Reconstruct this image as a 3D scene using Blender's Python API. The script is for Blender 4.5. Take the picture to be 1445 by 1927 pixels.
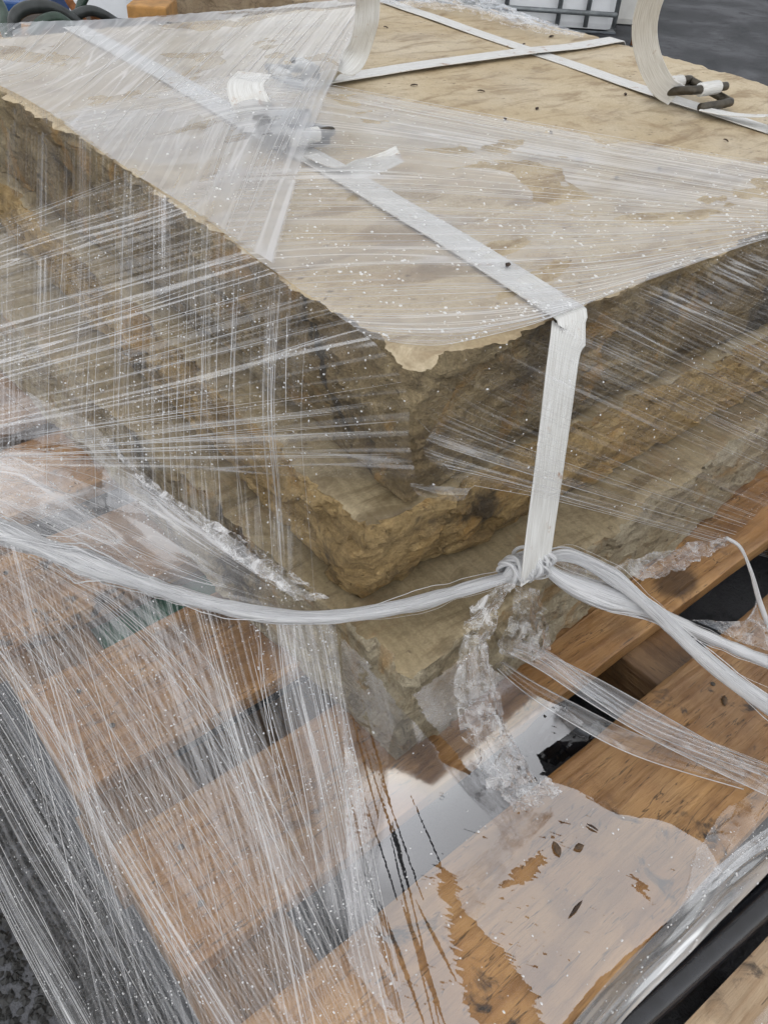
import bpy, bmesh, math, random
import numpy as np
from mathutils import Vector, Matrix

rnd = random.Random(7)
nrs = np.random.RandomState(11)
scene = bpy.context.scene
col = scene.collection
for o in list(bpy.data.objects):
    bpy.data.objects.remove(o)

# ------------------------------------------------------------------ camera
CAM = np.array([-0.34059, -0.35207, 0.80])
RIGHT = np.array([0.77359356, -0.63102436, 0.05797646])
UP = np.array([0.38522946, 0.54095616, 0.74763941])
BACK = np.array([-0.5031414, -0.55603479, 0.66156937])
FPX, PW, PH = 1524.85, 1445.0, 1927.0
cd = bpy.data.cameras.new('camera')
cam = bpy.data.objects.new('camera', cd)
col.objects.link(cam)
cd.sensor_fit = 'VERTICAL'
cd.sensor_height = 24.0
cd.sensor_width = 18.0
cd.lens = FPX / PH * 24.0
cd.clip_start = 0.02
cd.clip_end = 400
cam.matrix_world = Matrix((
    (RIGHT[0], UP[0], BACK[0], CAM[0]),
    (RIGHT[1], UP[1], BACK[1], CAM[1]),
    (RIGHT[2], UP[2], BACK[2], CAM[2]),
    (0, 0, 0, 1)))
scene.camera = cam

# ------------------------------------------------------------------ sky, sun, exposure
SUN_EL, SUN_AZ = math.radians(56), math.radians(236)
w = bpy.data.worlds.new('World')
scene.world = w
w.use_nodes = True
wn, wl = w.node_tree.nodes, w.node_tree.links
wn.clear()
sky = wn.new('ShaderNodeTexSky')
sky.sky_type = 'NISHITA'
sky.sun_disc = False
sky.sun_elevation = SUN_EL
sky.sun_rotation = SUN_AZ
sky.air_density = 1.0
sky.dust_density = 0.2
sky.ozone_density = 1.0
hs = wn.new('ShaderNodeHueSaturation')
hs.inputs['Saturation'].default_value = 0.22
bg = wn.new('ShaderNodeBackground')
bg.inputs['Strength'].default_value = 0.13
wo = wn.new('ShaderNodeOutputWorld')
wl.new(sky.outputs[0], hs.inputs['Color'])
wl.new(hs.outputs[0], bg.inputs['Color'])
wl.new(bg.outputs[0], wo.inputs['Surface'])
sd = bpy.data.lights.new('sun', 'SUN')
sd.energy = 1.5
sd.angle = math.radians(172)
sd.color = (1.0, 0.965, 0.91)
sun = bpy.data.objects.new('sun', sd)
col.objects.link(sun)
sdir = Vector((math.sin(SUN_AZ) * math.cos(SUN_EL), math.cos(SUN_AZ) * math.cos(SUN_EL), math.sin(SUN_EL)))
sun.rotation_euler = sdir.to_track_quat('Z', 'Y').to_euler()
scene.view_settings.view_transform = 'Standard'
scene.view_settings.look = 'None'
scene.view_settings.exposure = 0.36
scene.cycles.use_adaptive_sampling = True
scene.cycles.adaptive_threshold = 0.035
scene.cycles.adaptive_min_samples = 20
scene.view_settings.gamma = 1.0
scene.cycles.use_denoising = True
scene.cycles.transparent_max_bounces = 28
scene.cycles.max_bounces = 4
scene.cycles.diffuse_bounces = 2
scene.cycles.glossy_bounces = 3
scene.cycles.transmission_bounces = 4
scene.cycles.caustics_reflective = False
scene.cycles.caustics_refractive = False
scene.cycles.sample_clamp_indirect = 6.0

# heights of the stack (metres): deck 0.16, slab tops 0.286, 0.377, 0.50
Z1, Z2, Z3, Z4 = 0.50, 0.3774, 0.2864, 0.16


def ray(x, y):
    return RIGHT * ((x - PW / 2) / FPX) - UP * ((y - PH / 2) / FPX) - BACK


def az(x, y, z):
    d = ray(x, y)
    return CAM + d * ((z - CAM[2]) / d[2])


def ax(x, y, v):
    d = ray(x, y)
    return CAM + d * ((v - CAM[0]) / d[0])


def ay(x, y, v):
    d = ray(x, y)
    return CAM + d * ((v - CAM[1]) / d[1])


# ------------------------------------------------------------------ noise
def _hash(ix, iy, iz, seed):
    h = (ix * 374761393 + iy * 668265263 + iz * 1274126177 + seed * 362437) & 0xFFFFFFFF
    h = ((h ^ (h >> 13)) * 1274126177) & 0xFFFFFFFF
    h = (h ^ (h >> 16)) & 0xFFFFFFFF
    return h / 4294967295.0


def vnoise(P, seed=0):
    P = np.asarray(P, float)
    I = np.floor(P).astype(np.int64)
    F = P - I
    F = F * F * (3 - 2 * F)
    r = 0
    for dx in (0, 1):
        wx = F[:, 0] if dx else 1 - F[:, 0]
        for dy in (0, 1):
            wy = F[:, 1] if dy else 1 - F[:, 1]
            for dz in (0, 1):
                wz = F[:, 2] if dz else 1 - F[:, 2]
                r = r + wx * wy * wz * _hash(I[:, 0] + dx, I[:, 1] + dy, I[:, 2] + dz, seed)
    return r * 2 - 1


def fbm(P, octv=4, seed=0, gain=0.5):
    P = np.asarray(P, float)
    a, s, r = 1.0, 0.0, 0
    for k in range(octv):
        r = r + a * vnoise(P * (2.03 ** k) + 17.3 * k, seed + k)
        s += a
        a *= gain
    return r / s


def facets(a, b, cell, seed, slope=1.0):
    """piecewise planar relief: every jittered cell is a plane of its own height and tilt"""
    x, y = a / cell, b / cell
    ix, iy = np.floor(x).astype(np.int64), np.floor(y).astype(np.int64)
    best = np.full(len(x), 1e9); out = np.zeros(len(x))
    for dx in (-1, 0, 1):
        for dy in (-1, 0, 1):
            cx, cy = ix + dx, iy + dy
            px_ = cx + _hash(cx, cy, cx * 0, seed); py_ = cy + _hash(cx, cy, cx * 0, seed + 1)
            d = (x - px_) ** 2 + (y - py_) ** 2
            hgt = _hash(cx, cy, cx * 0, seed + 2) * 2 - 1
            sx_ = (_hash(cx, cy, cx * 0, seed + 3) * 2 - 1) * slope
            sy_ = (_hash(cx, cy, cx * 0, seed + 4) * 2 - 1) * slope
            m = d < best
            best = np.where(m, d, best)
            out = np.where(m, hgt * .6 + sx_ * (x - px_) + sy_ * (y - py_), out)
    return out


# ------------------------------------------------------------------ object helpers
def tag(o, label=None, cat=None, group=None, kind=None):
    if label: o['label'] = label
    if cat: o['category'] = cat
    if group: o['group'] = group
    if kind: o['kind'] = kind
    return o


def empty(name, loc=(0, 0, 0)):
    o = bpy.data.objects.new(name, None)
    o.empty_display_size = 0.05
    col.objects.link(o)
    o.location = loc
    return o


def mesh_obj(name, V, F, mat, parent=None, smooth=True, uv=None):
    me = bpy.data.meshes.new(name)
    V = np.asarray(V, float)
    if parent is not None:
        V = V - np.array(parent_origin(parent))
    me.from_pydata([tuple(v) for v in V], [], [tuple(f) for f in F])
    if uv is not None:
        l = me.uv_layers.new(name='UVMap')
        vi = np.empty(len(me.loops), np.int32)
        me.loops.foreach_get('vertex_index', vi)
        l.data.foreach_set('uv', np.asarray(uv, np.float32)[vi].ravel())
    if smooth:
        me.polygons.foreach_set('use_smooth', [True] * len(me.polygons))
    me.update()
    o = bpy.data.objects.new(name, me)
    col.objects.link(o)
    if mat is not None:
        for m in (mat if isinstance(mat, (list, tuple)) else [mat]):
            me.materials.append(m)
    if parent is not None:
        o.parent = parent
    return o


def parent_origin(p):
    o = Vector((0, 0, 0))
    while p is not None:
        o = o + p.location
        p = p.parent
    return o


def catmull(P, t):
    """P (n,d) control points, t in [0,1] array -> points"""
    P = np.asarray(P, float)
    n = len(P)
    if n == 2:
        return P[0] + (P[1] - P[0]) * np.asarray(t)[:, None]
    Q = np.vstack([2 * P[0] - P[1], P, 2 * P[-1] - P[-2]])
    s = np.asarray(t) * (n - 1)
    i = np.clip(s.astype(int), 0, n - 2)
    f = (s - i)[:, None]
    a, b, c, d = Q[i], Q[i + 1], Q[i + 2], Q[i + 3]
    return 0.5 * ((2 * b) + (c - a) * f + (2 * a - 5 * b + 4 * c - d) * f ** 2 + (3 * b - a - 3 * c + d) * f ** 3)


def resample(P, n):
    D = catmull(P, np.linspace(0, 1, max(60, n * 2)))
    L = np.concatenate([[0], np.cumsum(np.linalg.norm(np.diff(D, axis=0), axis=1))])
    t = np.linspace(0, L[-1], n)
    return np.stack([np.interp(t, L, D[:, k]) for k in range(D.shape[1])], 1), L[-1]


def grid_faces(nu, nv):
    i, j = np.meshgrid(np.arange(nu - 1), np.arange(nv - 1), indexing='ij')
    a = (i * nv + j).ravel()
    return np.stack([a, a + nv, a + nv + 1, a + 1], 1)


def grid_normals(G):
    du = np.gradient(G, axis=0)
    dv = np.gradient(G, axis=1)
    n = np.cross(du, dv)
    n /= (np.linalg.norm(n, axis=2, keepdims=True) + 1e-12)
    return n


def patch_grid(rows, nu, nv):
    R_ = []
    for r in rows:
        R_.append(resample(r, nv)[0])
    R_ = np.array(R_)                     # (nr, nv, 3)
    t = np.linspace(0, 1, nu)
    G = np.stack([catmull(R_[:, j], t) for j in range(nv)], 1)   # (nu, nv, 3)
    U = np.concatenate([[0], np.cumsum(np.linalg.norm(np.diff(G, axis=0), axis=2).mean(1))])
    Vv = np.concatenate([[0], np.cumsum(np.linalg.norm(np.diff(G, axis=1), axis=2).mean(0))])
    uv = np.stack(np.meshgrid(U, Vv, indexing='ij'), 2)
    return G, uv


def pleat(G, uv, amp, freq, seed, low=3.0, face=None):
    nu, nv = G.shape[:2]
    n = grid_normals(G)
    if face is not None:
        s = np.sign((n * face).sum(2, keepdims=True)); s[s == 0] = 1
        n = n * s
    q = np.stack([uv[..., 0].ravel() * freq, uv[..., 1].ravel() * low, np.full(nu * nv, seed * 3.1)], 1)
    h = (fbm(q, 3, seed) + 0.3).reshape(nu, nv)
    q2 = np.stack([uv[..., 0].ravel() * freq * 3.3, uv[..., 1].ravel() * low, np.full(nu * nv, seed * 1.7)], 1)
    h2 = 1 - np.abs(vnoise(q2, seed + 5)).reshape(nu, nv) * 2
    return G + n * ((h + 0.4 * h2) * amp)[..., None], n


# ------------------------------------------------------------------ node helpers
def new_mat(name):
    m = bpy.data.materials.new(name)
    m.use_nodes = True
    m.node_tree.nodes.clear()
    return m, m.node_tree.nodes, m.node_tree.links


class NT:
    def __init__(s, name):
        s.m, s.n, s.l = new_mat(name)
        s.out = s.n.new('ShaderNodeOutputMaterial')

    def add(s, t, **kw):
        nd = s.n.new(t)
        for k, v in kw.items():
            if k in nd.inputs.keys() and not hasattr(nd, k):
                s.set(nd.inputs[k], v)
            else:
                setattr(nd, k, v)
        return nd

    def set(s, inp, v):
        if hasattr(v, 'is_output') or isinstance(v, bpy.types.NodeSocket):
            s.l.new(v, inp)
        else:
            inp.default_value = v

    def math(s, op, a, b=0.0, c=None, clamp=False):
        nd = s.n.new('ShaderNodeMath')
        nd.operation = op
        nd.use_clamp = clamp
        s.set(nd.inputs[0], a)
        s.set(nd.inputs[1], b)
        if c is not None: s.set(nd.inputs[2], c)
        return nd.outputs[0]

    def mapr(s, v, a, b, c=0.0, d=1.0, smooth=True):
        nd = s.n.new('ShaderNodeMapRange')
        nd.interpolation_type = 'SMOOTHSTEP' if smooth else 'LINEAR'
        nd.clamp = True
        for i, q in enumerate((v, a, b, c, d)):
            s.set(nd.inputs[i], q)
        return nd.outputs[0]

    def mixc(s, f, a, b, mode='MIX'):
        nd = s.n.new('ShaderNodeMix')
        nd.data_type = 'RGBA'
        nd.blend_type = mode
        s.set(nd.inputs[0], f)
        s.set(nd.inputs[6], a if not isinstance(a, tuple) else (*a, 1))
        s.set(nd.inputs[7], b if not isinstance(b, tuple) else (*b, 1))
        return nd.outputs[2]

    def mixs(s, f, a, b):
        nd = s.n.new('ShaderNodeMixShader')
        s.set(nd.inputs[0], f)
        s.l.new(a, nd.inputs[1])
        s.l.new(b, nd.inputs[2])
        return nd.outputs[0]

    def coord(s, kind='Object', scale=(1, 1, 1), rot=(0, 0, 0), loc=(0, 0, 0)):
        t = s.n.new('ShaderNodeTexCoord')
        mp = s.n.new('ShaderNodeMapping')
        mp.inputs['Scale'].default_value = scale
        mp.inputs['Rotation'].default_value = rot
        mp.inputs['Location'].default_value = loc
        s.l.new(t.outputs[kind], mp.inputs['Vector'])
        return mp.outputs[0]

    def noise(s, vec, scale=1.0, detail=3.0, rough=0.5, dist=0.0, dim='3D'):
        nd = s.n.new('ShaderNodeTexNoise')
        nd.noise_dimensions = dim
        if vec is not None: s.l.new(vec, nd.inputs['Vector'])
        nd.inputs['Scale'].default_value = scale
        nd.inputs['Detail'].default_value = detail
        nd.inputs['Roughness'].default_value = rough
        nd.inputs['Distortion'].default_value = dist
        return nd.outputs['Fac']

    def bump(s, h, strength=0.3, dist=0.01, normal=None):
        nd = s.n.new('ShaderNodeBump')
        nd.inputs['Strength'].default_value = strength
        nd.inputs['Distance'].default_value = dist
        s.l.new(h, nd.inputs['Height'])
        if normal is not None: s.l.new(normal, nd.inputs['Normal'])
        return nd.outputs[0]

    def principled(s, color, rough=0.6, spec=0.5, normal=None, **kw):
        nd = s.n.new('ShaderNodeBsdfPrincipled')
        s.set(nd.inputs['Base Color'], color if not isinstance(color, tuple) else (*color, 1))
        s.set(nd.inputs['Roughness'], rough)
        s.set(nd.inputs['Specular IOR Level'], spec)
        if normal is not None: s.l.new(normal, nd.inputs['Normal'])
        for k, v in kw.items():
            s.set(nd.inputs[k.replace('_', ' ')], v)
        return nd.outputs[0]

    def schlick(s, f0=0.05, normal=None, p=4.0):
        g_ = s.n.new('ShaderNodeNewGeometry')
        d_ = s.n.new('ShaderNodeVectorMath'); d_.operation = 'DOT_PRODUCT'
        s.l.new(g_.outputs['Incoming'], d_.inputs[0])
        s.l.new(g_.outputs['Normal'] if normal is None else normal, d_.inputs[1])
        c_ = s.math('ABSOLUTE', d_.outputs['Value'])
        q_ = s.math('POWER', s.math('SUBTRACT', 1.0, c_, clamp=True), p)
        return s.math('ADD', f0, s.math('MULTIPLY', q_, 1.0 - f0))

    def done(s, sh):
        s.l.new(sh, s.out.inputs['Surface'])
        return s.m


# ------------------------------------------------------------------ materials
def mat_stone(name, base, dark, light, split=False, seed=0.0, saw=False):
    t = NT(name)
    v = t.coord('Object', loc=(seed, seed * 1.7, seed * .3))
    vs = t.coord('Object', scale=(2.2, 7, 7) if not split else (1.6, 1.6, 9), loc=(seed, seed, 0))
    big = t.noise(v, 6, 4, 0.62, 0.5)
    bed = t.noise(vs, 4.0, 5, 0.65, 0.7)
    grain = t.noise(v, 420, 2, 0.6)
    fine = t.noise(v, 120, 4, 0.7)
    mid = t.noise(v, 38, 5, 0.65, 0.3)
    c = t.mixc(t.mapr(big, 0.32, 0.68), base, light)
    c = t.mixc(t.math('MULTIPLY', t.mapr(bed, 0.48, 0.68), 0.8 if not split else 0.6), c, dark)
    c = t.mixc(t.math('MULTIPLY', t.mapr(mid, 0.52, 0.72), 0.5), c, dark)
    # small dirt pits and iron specks
    vo = t.n.new('ShaderNodeTexVoronoi')
    vo.inputs['Scale'].default_value = 85
    t.l.new(t.coord('Object', scale=(0.7, 1.2, 1), loc=(seed, 0, 0)), vo.inputs['Vector'])
    sp = t.math('MULTIPLY', t.mapr(vo.outputs['Distance'], 0.30, 0.12), t.mapr(fine, 0.48, 0.58))
    sp = t.math('MULTIPLY', sp, t.mapr(t.noise(v, 14, 3), 0.44, 0.56))
    c = t.mixc(t.math('MULTIPLY', sp, 0.8), c, (0.085, 0.055, 0.035))
    c = t.mixc(t.mapr(grain, 0.3, 0.7, 0.0, 0.30), c, dark)
    if not split:
        # rusty brown damp stains
        c = t.mixc(t.mapr(t.noise(v, 9, 6, .75, 1.2), .54, .69, 0, .45), c, (0.27, 0.165, 0.075))
        c = t.mixc(t.mapr(t.noise(t.coord('Object', scale=(3, 14, 3), loc=(7, seed, 0)), 3.0, 5, .7, 1.0), .57, .68, 0, .3), c, (0.25, 0.17, 0.09))
    h = t.math('ADD', t.math('MULTIPLY', fine, 0.6), t.math('ADD', mid, t.math('MULTIPLY', grain, .15)))
    if split:
        crag = t.noise(t.coord('Object', scale=(1, 1, 2.4), loc=(seed, 0, 0)), 42, 6, 0.72, 0.9)
        h = t.math('ADD', h, t.math('MULTIPLY', crag, 1.6))
        # rusty iron staining and pale lime bloom, dark lichen
        c = t.mixc(t.mapr(t.noise(v, 12, 5, .68, 1.0), .54, .66, 0, .6), c, (0.34, 0.19, 0.055))
        c = t.mixc(t.mapr(t.noise(v, 21, 6, .75, 1.0), .57, .68, 0, .65), c, light)
        c = t.mixc(t.mapr(t.noise(t.coord('Object', loc=(4, 4, seed)), 5, 5, .7, .8), .57, .66, 0, .8), c, (0.025, 0.024, 0.023))
    if saw:
        wv = t.n.new('ShaderNodeTexWave')
        wv.bands_direction = 'X'
        wv.inputs['Scale'].default_value = 31
        wv.inputs['Distortion'].default_value = 9
        wv.inputs['Detail'].default_value = 3
        wv.inputs['Detail Scale'].default_value = 2
        t.l.new(t.coord('Object', scale=(1, .25, 1), rot=(0, 0, 0.2)), wv.inputs['Vector'])
        c = t.mixc(t.math('MULTIPLY', wv.outputs['Fac'], 0.22), c, dark)
    wet = t.mapr(t.noise(v, 7, 3, .5), .4, .65)
    n = t.bump(h, 1.0 if split else 0.5, 0.006 if split else 0.0018)
    return t.done(t.principled(c, t.math('SUBTRACT', 0.72, t.math('MULTIPLY', wet, 0.3)), 0.45, n))


M = {}
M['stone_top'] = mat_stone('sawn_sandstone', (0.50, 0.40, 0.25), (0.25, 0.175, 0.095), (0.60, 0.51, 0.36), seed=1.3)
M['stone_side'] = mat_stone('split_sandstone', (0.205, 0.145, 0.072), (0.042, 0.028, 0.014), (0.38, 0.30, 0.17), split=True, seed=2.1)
M['stone_mid'] = mat_stone('split_sandstone_ochre', (0.34, 0.225, 0.088), (0.09, 0.055, 0.022), (0.48, 0.345, 0.165), split=True, seed=5.2)
M['stone_grey'] = mat_stone('sawn_sandstone_grey', (0.31, 0.245, 0.14), (0.12, 0.086, 0.044), (0.40, 0.33, 0.21), seed=3.4, saw=True)
M['stone_grey_side'] = mat_stone('split_sandstone_grey', (0.36, 0.29, 0.18), (0.12, 0.087, 0.048), (0.50, 0.44, 0.32), split=True, seed=7.7)


def mat_wood(name, base, dark, light, axis='X', seed=0.0, rough=0.45):
    t = NT(name)
    info = t.n.new('ShaderNodeObjectInfo')
    sc = (1.0, 11, 11) if axis == 'X' else (11, 1.0, 11)
    mp = t.coord('Object', scale=sc, loc=(seed, seed, 0))
    ad = t.n.new('ShaderNodeVectorMath'); ad.operation = 'ADD'
    t.l.new(mp, ad.inputs[0])
    sx = t.n.new('ShaderNodeCombineXYZ')
    t.l.new(t.math('MULTIPLY', info.outputs['Random'], 37.0), sx.inputs[0])
    t.l.new(t.math('MULTIPLY', info.outputs['Random'], 91.0), sx.inputs[1])
    t.l.new(sx.outputs[0], ad.inputs[1])
    v = ad.outputs[0]
    plain = t.coord('Object', loc=(seed, 0, 0))
    pad = t.n.new('ShaderNodeVectorMath'); pad.operation = 'ADD'
    t.l.new(plain, pad.inputs[0]); t.l.new(sx.outputs[0], pad.inputs[1])
    pv = pad.outputs[0]
    rings = t.noise(v, 2.2, 2, 0.5, .5)
    saw_ = t.math('ABSOLUTE', t.math('SUBTRACT', t.math('FRACT', t.math('MULTIPLY', rings, 6.0)), .5))
    ring = t.mapr(saw_, 0.15, 0.5)
    fib = t.noise(v, 22, 5, 0.7, 0.3)
    blot = t.noise(pv, 13, 4, 0.6, 0.4)
    mould = t.noise(pv, 30, 5, 0.65, 0.5)
    c = t.mixc(t.mapr(blot, 0.35, 0.7), base, light)
    c = t.mixc(t.mapr(t.noise(pv, 4.5, 3, .6, .4), .45, .65, 0, .6), c, (0.20, 0.13, 0.075))
    c = t.mixc(t.math('MULTIPLY', ring, 0.38), c, dark)
    c = t.mixc(t.mapr(t.noise(pv, 19, 4, .6, .3), .5, .68, 0, .55), c, dark)
    c = t.mixc(t.mapr(fib, 0.5, 0.72, 0, 0.6), c, dark)
    c = t.mixc(t.math('MULTIPLY', t.mapr(mould, 0.54, 0.66), t.mapr(t.noise(pv, 8, 3), 0.47, 0.6)), c, (0.035, 0.025, 0.02))
    crk = t.noise(v, 9, 3, .6, .2)
    c = t.mixc(t.mapr(t.math('ABSOLUTE', t.math('SUBTRACT', crk, .43)), .012, .0, 0, .8), c, (0.03, 0.018, 0.01))
    # knots
    vo = t.n.new('ShaderNodeTexVoronoi')
    vo.inputs['Scale'].default_value = 5.5
    kn = t.n.new('ShaderNodeVectorMath'); kn.operation = 'MULTIPLY'
    t.l.new(pv, kn.inputs[0]); kn.inputs[1].default_value = (0.8, 1.2, 0.2) if axis == 'X' else (1.2, .8, .2)
    t.l.new(kn.outputs[0], vo.inputs['Vector'])
    kd = t.math('ADD', vo.outputs['Distance'], t.math('MULTIPLY', t.noise(pv, 40, 2), 0.07))
    c = t.mixc(t.mapr(kd, 0.21, 0.12, 0, 0.85), c, (0.06, 0.03, 0.012))
    h = t.math('ADD', t.math('MULTIPLY', fib, 1.0), t.math('MULTIPLY', ring, 0.4))
    n = t.bump(h, 0.8, 0.0016)
    return t.done(t.principled(c, t.mapr(blot, .3, .7, rough - .1, rough + .15), 0.5, n))


M['pine'] = mat_wood('wet_pine_board', (0.36, 0.185, 0.066), (0.15, 0.065, 0.02), (0.47, 0.27, 0.11))
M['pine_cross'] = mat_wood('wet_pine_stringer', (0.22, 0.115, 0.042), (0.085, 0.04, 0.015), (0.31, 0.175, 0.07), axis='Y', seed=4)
M['pale_board'] = mat_wood('pale_pine_board', (0.50, 0.36, 0.22), (0.30, 0.18, 0.09), (0.60, 0.46, 0.31), seed=9)
M['old_timber'] = mat_wood('old_timber', (0.30, 0.22, 0.13), (0.14, 0.09, 0.05), (0.4, 0.31, 0.2), seed=2)


def mat_simple(name, colr, rough=0.5, spec=0.5, nscale=40, var=0.25, bump=0.2, bd=0.001, metallic=0.0, dirt=None):
    t = NT(name)
    v = t.coord('Object')
    n1 = t.noise(v, nscale, 4, 0.6)
    c = t.mixc(t.mapr(n1, 0.3, 0.7, 0, 1), tuple(x * (1 - var) for x in colr), tuple(min(1, x * (1 + var)) for x in colr))
    if dirt:
        c = t.mixc(t.mapr(t.noise(v, nscale * .4, 5, .65, .5), .52, .7, 0, dirt[1]), c, dirt[0])
    return t.done(t.principled(c, rough, spec, t.bump(n1, bump, bd), Metallic=metallic))


M['buckle'] = mat_simple('phosphated_wire', (0.075, 0.065, 0.05), 0.45, 0.5, 90, 0.3, 0.2, metallic=0.6)
M['black_plastic'] = mat_simple('black_polythene', (0.012, 0.012, 0.014), 0.16, 0.6, 20, 0.3, 0.25, 0.002)
M['black_pipe'] = mat_simple('black_pipe', (0.014, 0.015, 0.019), 0.22, 0.6, 60, 0.3, 0.15)
M['hose_green'] = mat_simple('green_hose', (0.025, 0.05, 0.035), 0.4, 0.5, 60, 0.3)
M['hose_black'] = mat_simple('black_hose', (0.03, 0.035, 0.035), 0.4, 0.5, 60, 0.3)
M['steel_grey'] = mat_simple('grey_steel', (0.16, 0.18, 0.2), 0.4, 0.5, 30, 0.2, metallic=0.5)
M['cage'] = mat_simple('galvanised_bar', (0.23, 0.25, 0.26), 0.45, 0.5, 30, 0.2, metallic=0.4)
M['tank_white'] = mat_simple('white_tank', (0.86, 0.88, 0.90), 0.4, 0.4, 8, 0.04, 0.1, dirt=((0.4, 0.38, 0.33), .25))
M['tank_dirty'] = mat_simple('dirty_tank_side', (0.62, 0.61, 0.58), 0.5, 0.4, 8, 0.1, 0.1, dirt=((0.2, 0.19, 0.16), .8))
M['rust'] = mat_simple('rusty_rod', (0.22, 0.09, 0.035), 0.8, 0.2, 60, 0.4)
M['blue'] = mat_simple('blue_plastic', (0.02, 0.07, 0.22), 0.4, 0.5, 20, 0.2)
M['green'] = mat_simple('green_paint', (0.04, 0.17, 0.10), 0.5, 0.5, 30, 0.3, dirt=((0.1, .08, .05), .5))
M['dark'] = mat_simple('dark_timber', (0.05, 0.04, 0.032), 0.8, 0.3, 30, 0.4)
M['orange_wood'] = mat_simple('orange_timber', (0.42, 0.22, 0.07), 0.6, 0.4, 30, 0.3)
M['leaf'] = mat_simple('dead_leaf', (0.09, 0.055, 0.03), 0.6, 0.4, 200, 0.5)
M['fleck'] = mat_simple('bark_fleck', (0.05, 0.032, 0.022), 0.7, 0.3, 200, 0.5)
M['nail'] = mat_simple('nail_steel', (0.08, 0.07, 0.06), 0.5, 0.5, 200, .3, metallic=.6)
M['pebble'] = mat_simple('dark_gravel', (0.03, 0.03, 0.029), 0.5, 0.4, 60, 0.5)


def mat_ground():
    t = NT('wet_asphalt')
    v = t.coord('Object')
    a = t.noise(v, 2.6, 5, .65, .5)
    b = t.noise(v, 11, 6, .7)
    f = t.noise(v, 160, 3, .6)
    c = t.mixc(t.mapr(a, .35, .65), (0.028, 0.030, 0.034), (0.125, 0.128, 0.138))
    c = t.mixc(t.mapr(b, .5, .72, 0, .7), c, (0.04, 0.04, 0.042))
    c = t.mixc(t.mapr(f, .5, .8, 0, .6), c, (0.12, 0.118, 0.115))
    return t.done(t.principled(c, t.mapr(a, .4, .6, .6, .9), .12, t.bump(f, .6, .006)))


M['ground'] = mat_ground()


def mat_strap():
    t = NT('woven_white_strap')
    v = t.coord('UV')
    cordn = t.noise(t.coord('UV', scale=(900, 30, 1)), 1, 2, .5)
    dirt = t.noise(t.coord('Object'), 26, 5, .65, .4)
    rust = t.noise(t.coord('Object', loc=(3, 1, 0)), 60, 4, .6)
    c = t.mixc(t.mapr(cordn, .3, .7), (0.72, 0.72, 0.70), (0.56, 0.55, 0.52))
    c = t.mixc(t.mapr(dirt, .56, .75, 0, .3), c, (0.42, 0.36, 0.27))
    c = t.mixc(t.math('MULTIPLY', t.mapr(rust, .58, .7), t.mapr(dirt, .5, .6)), c, (0.32, 0.17, 0.08))
    return t.done(t.principled(c, 0.42, 0.5, t.bump(cordn, .3, .0005)))


M['strap'] = mat_strap()


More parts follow.
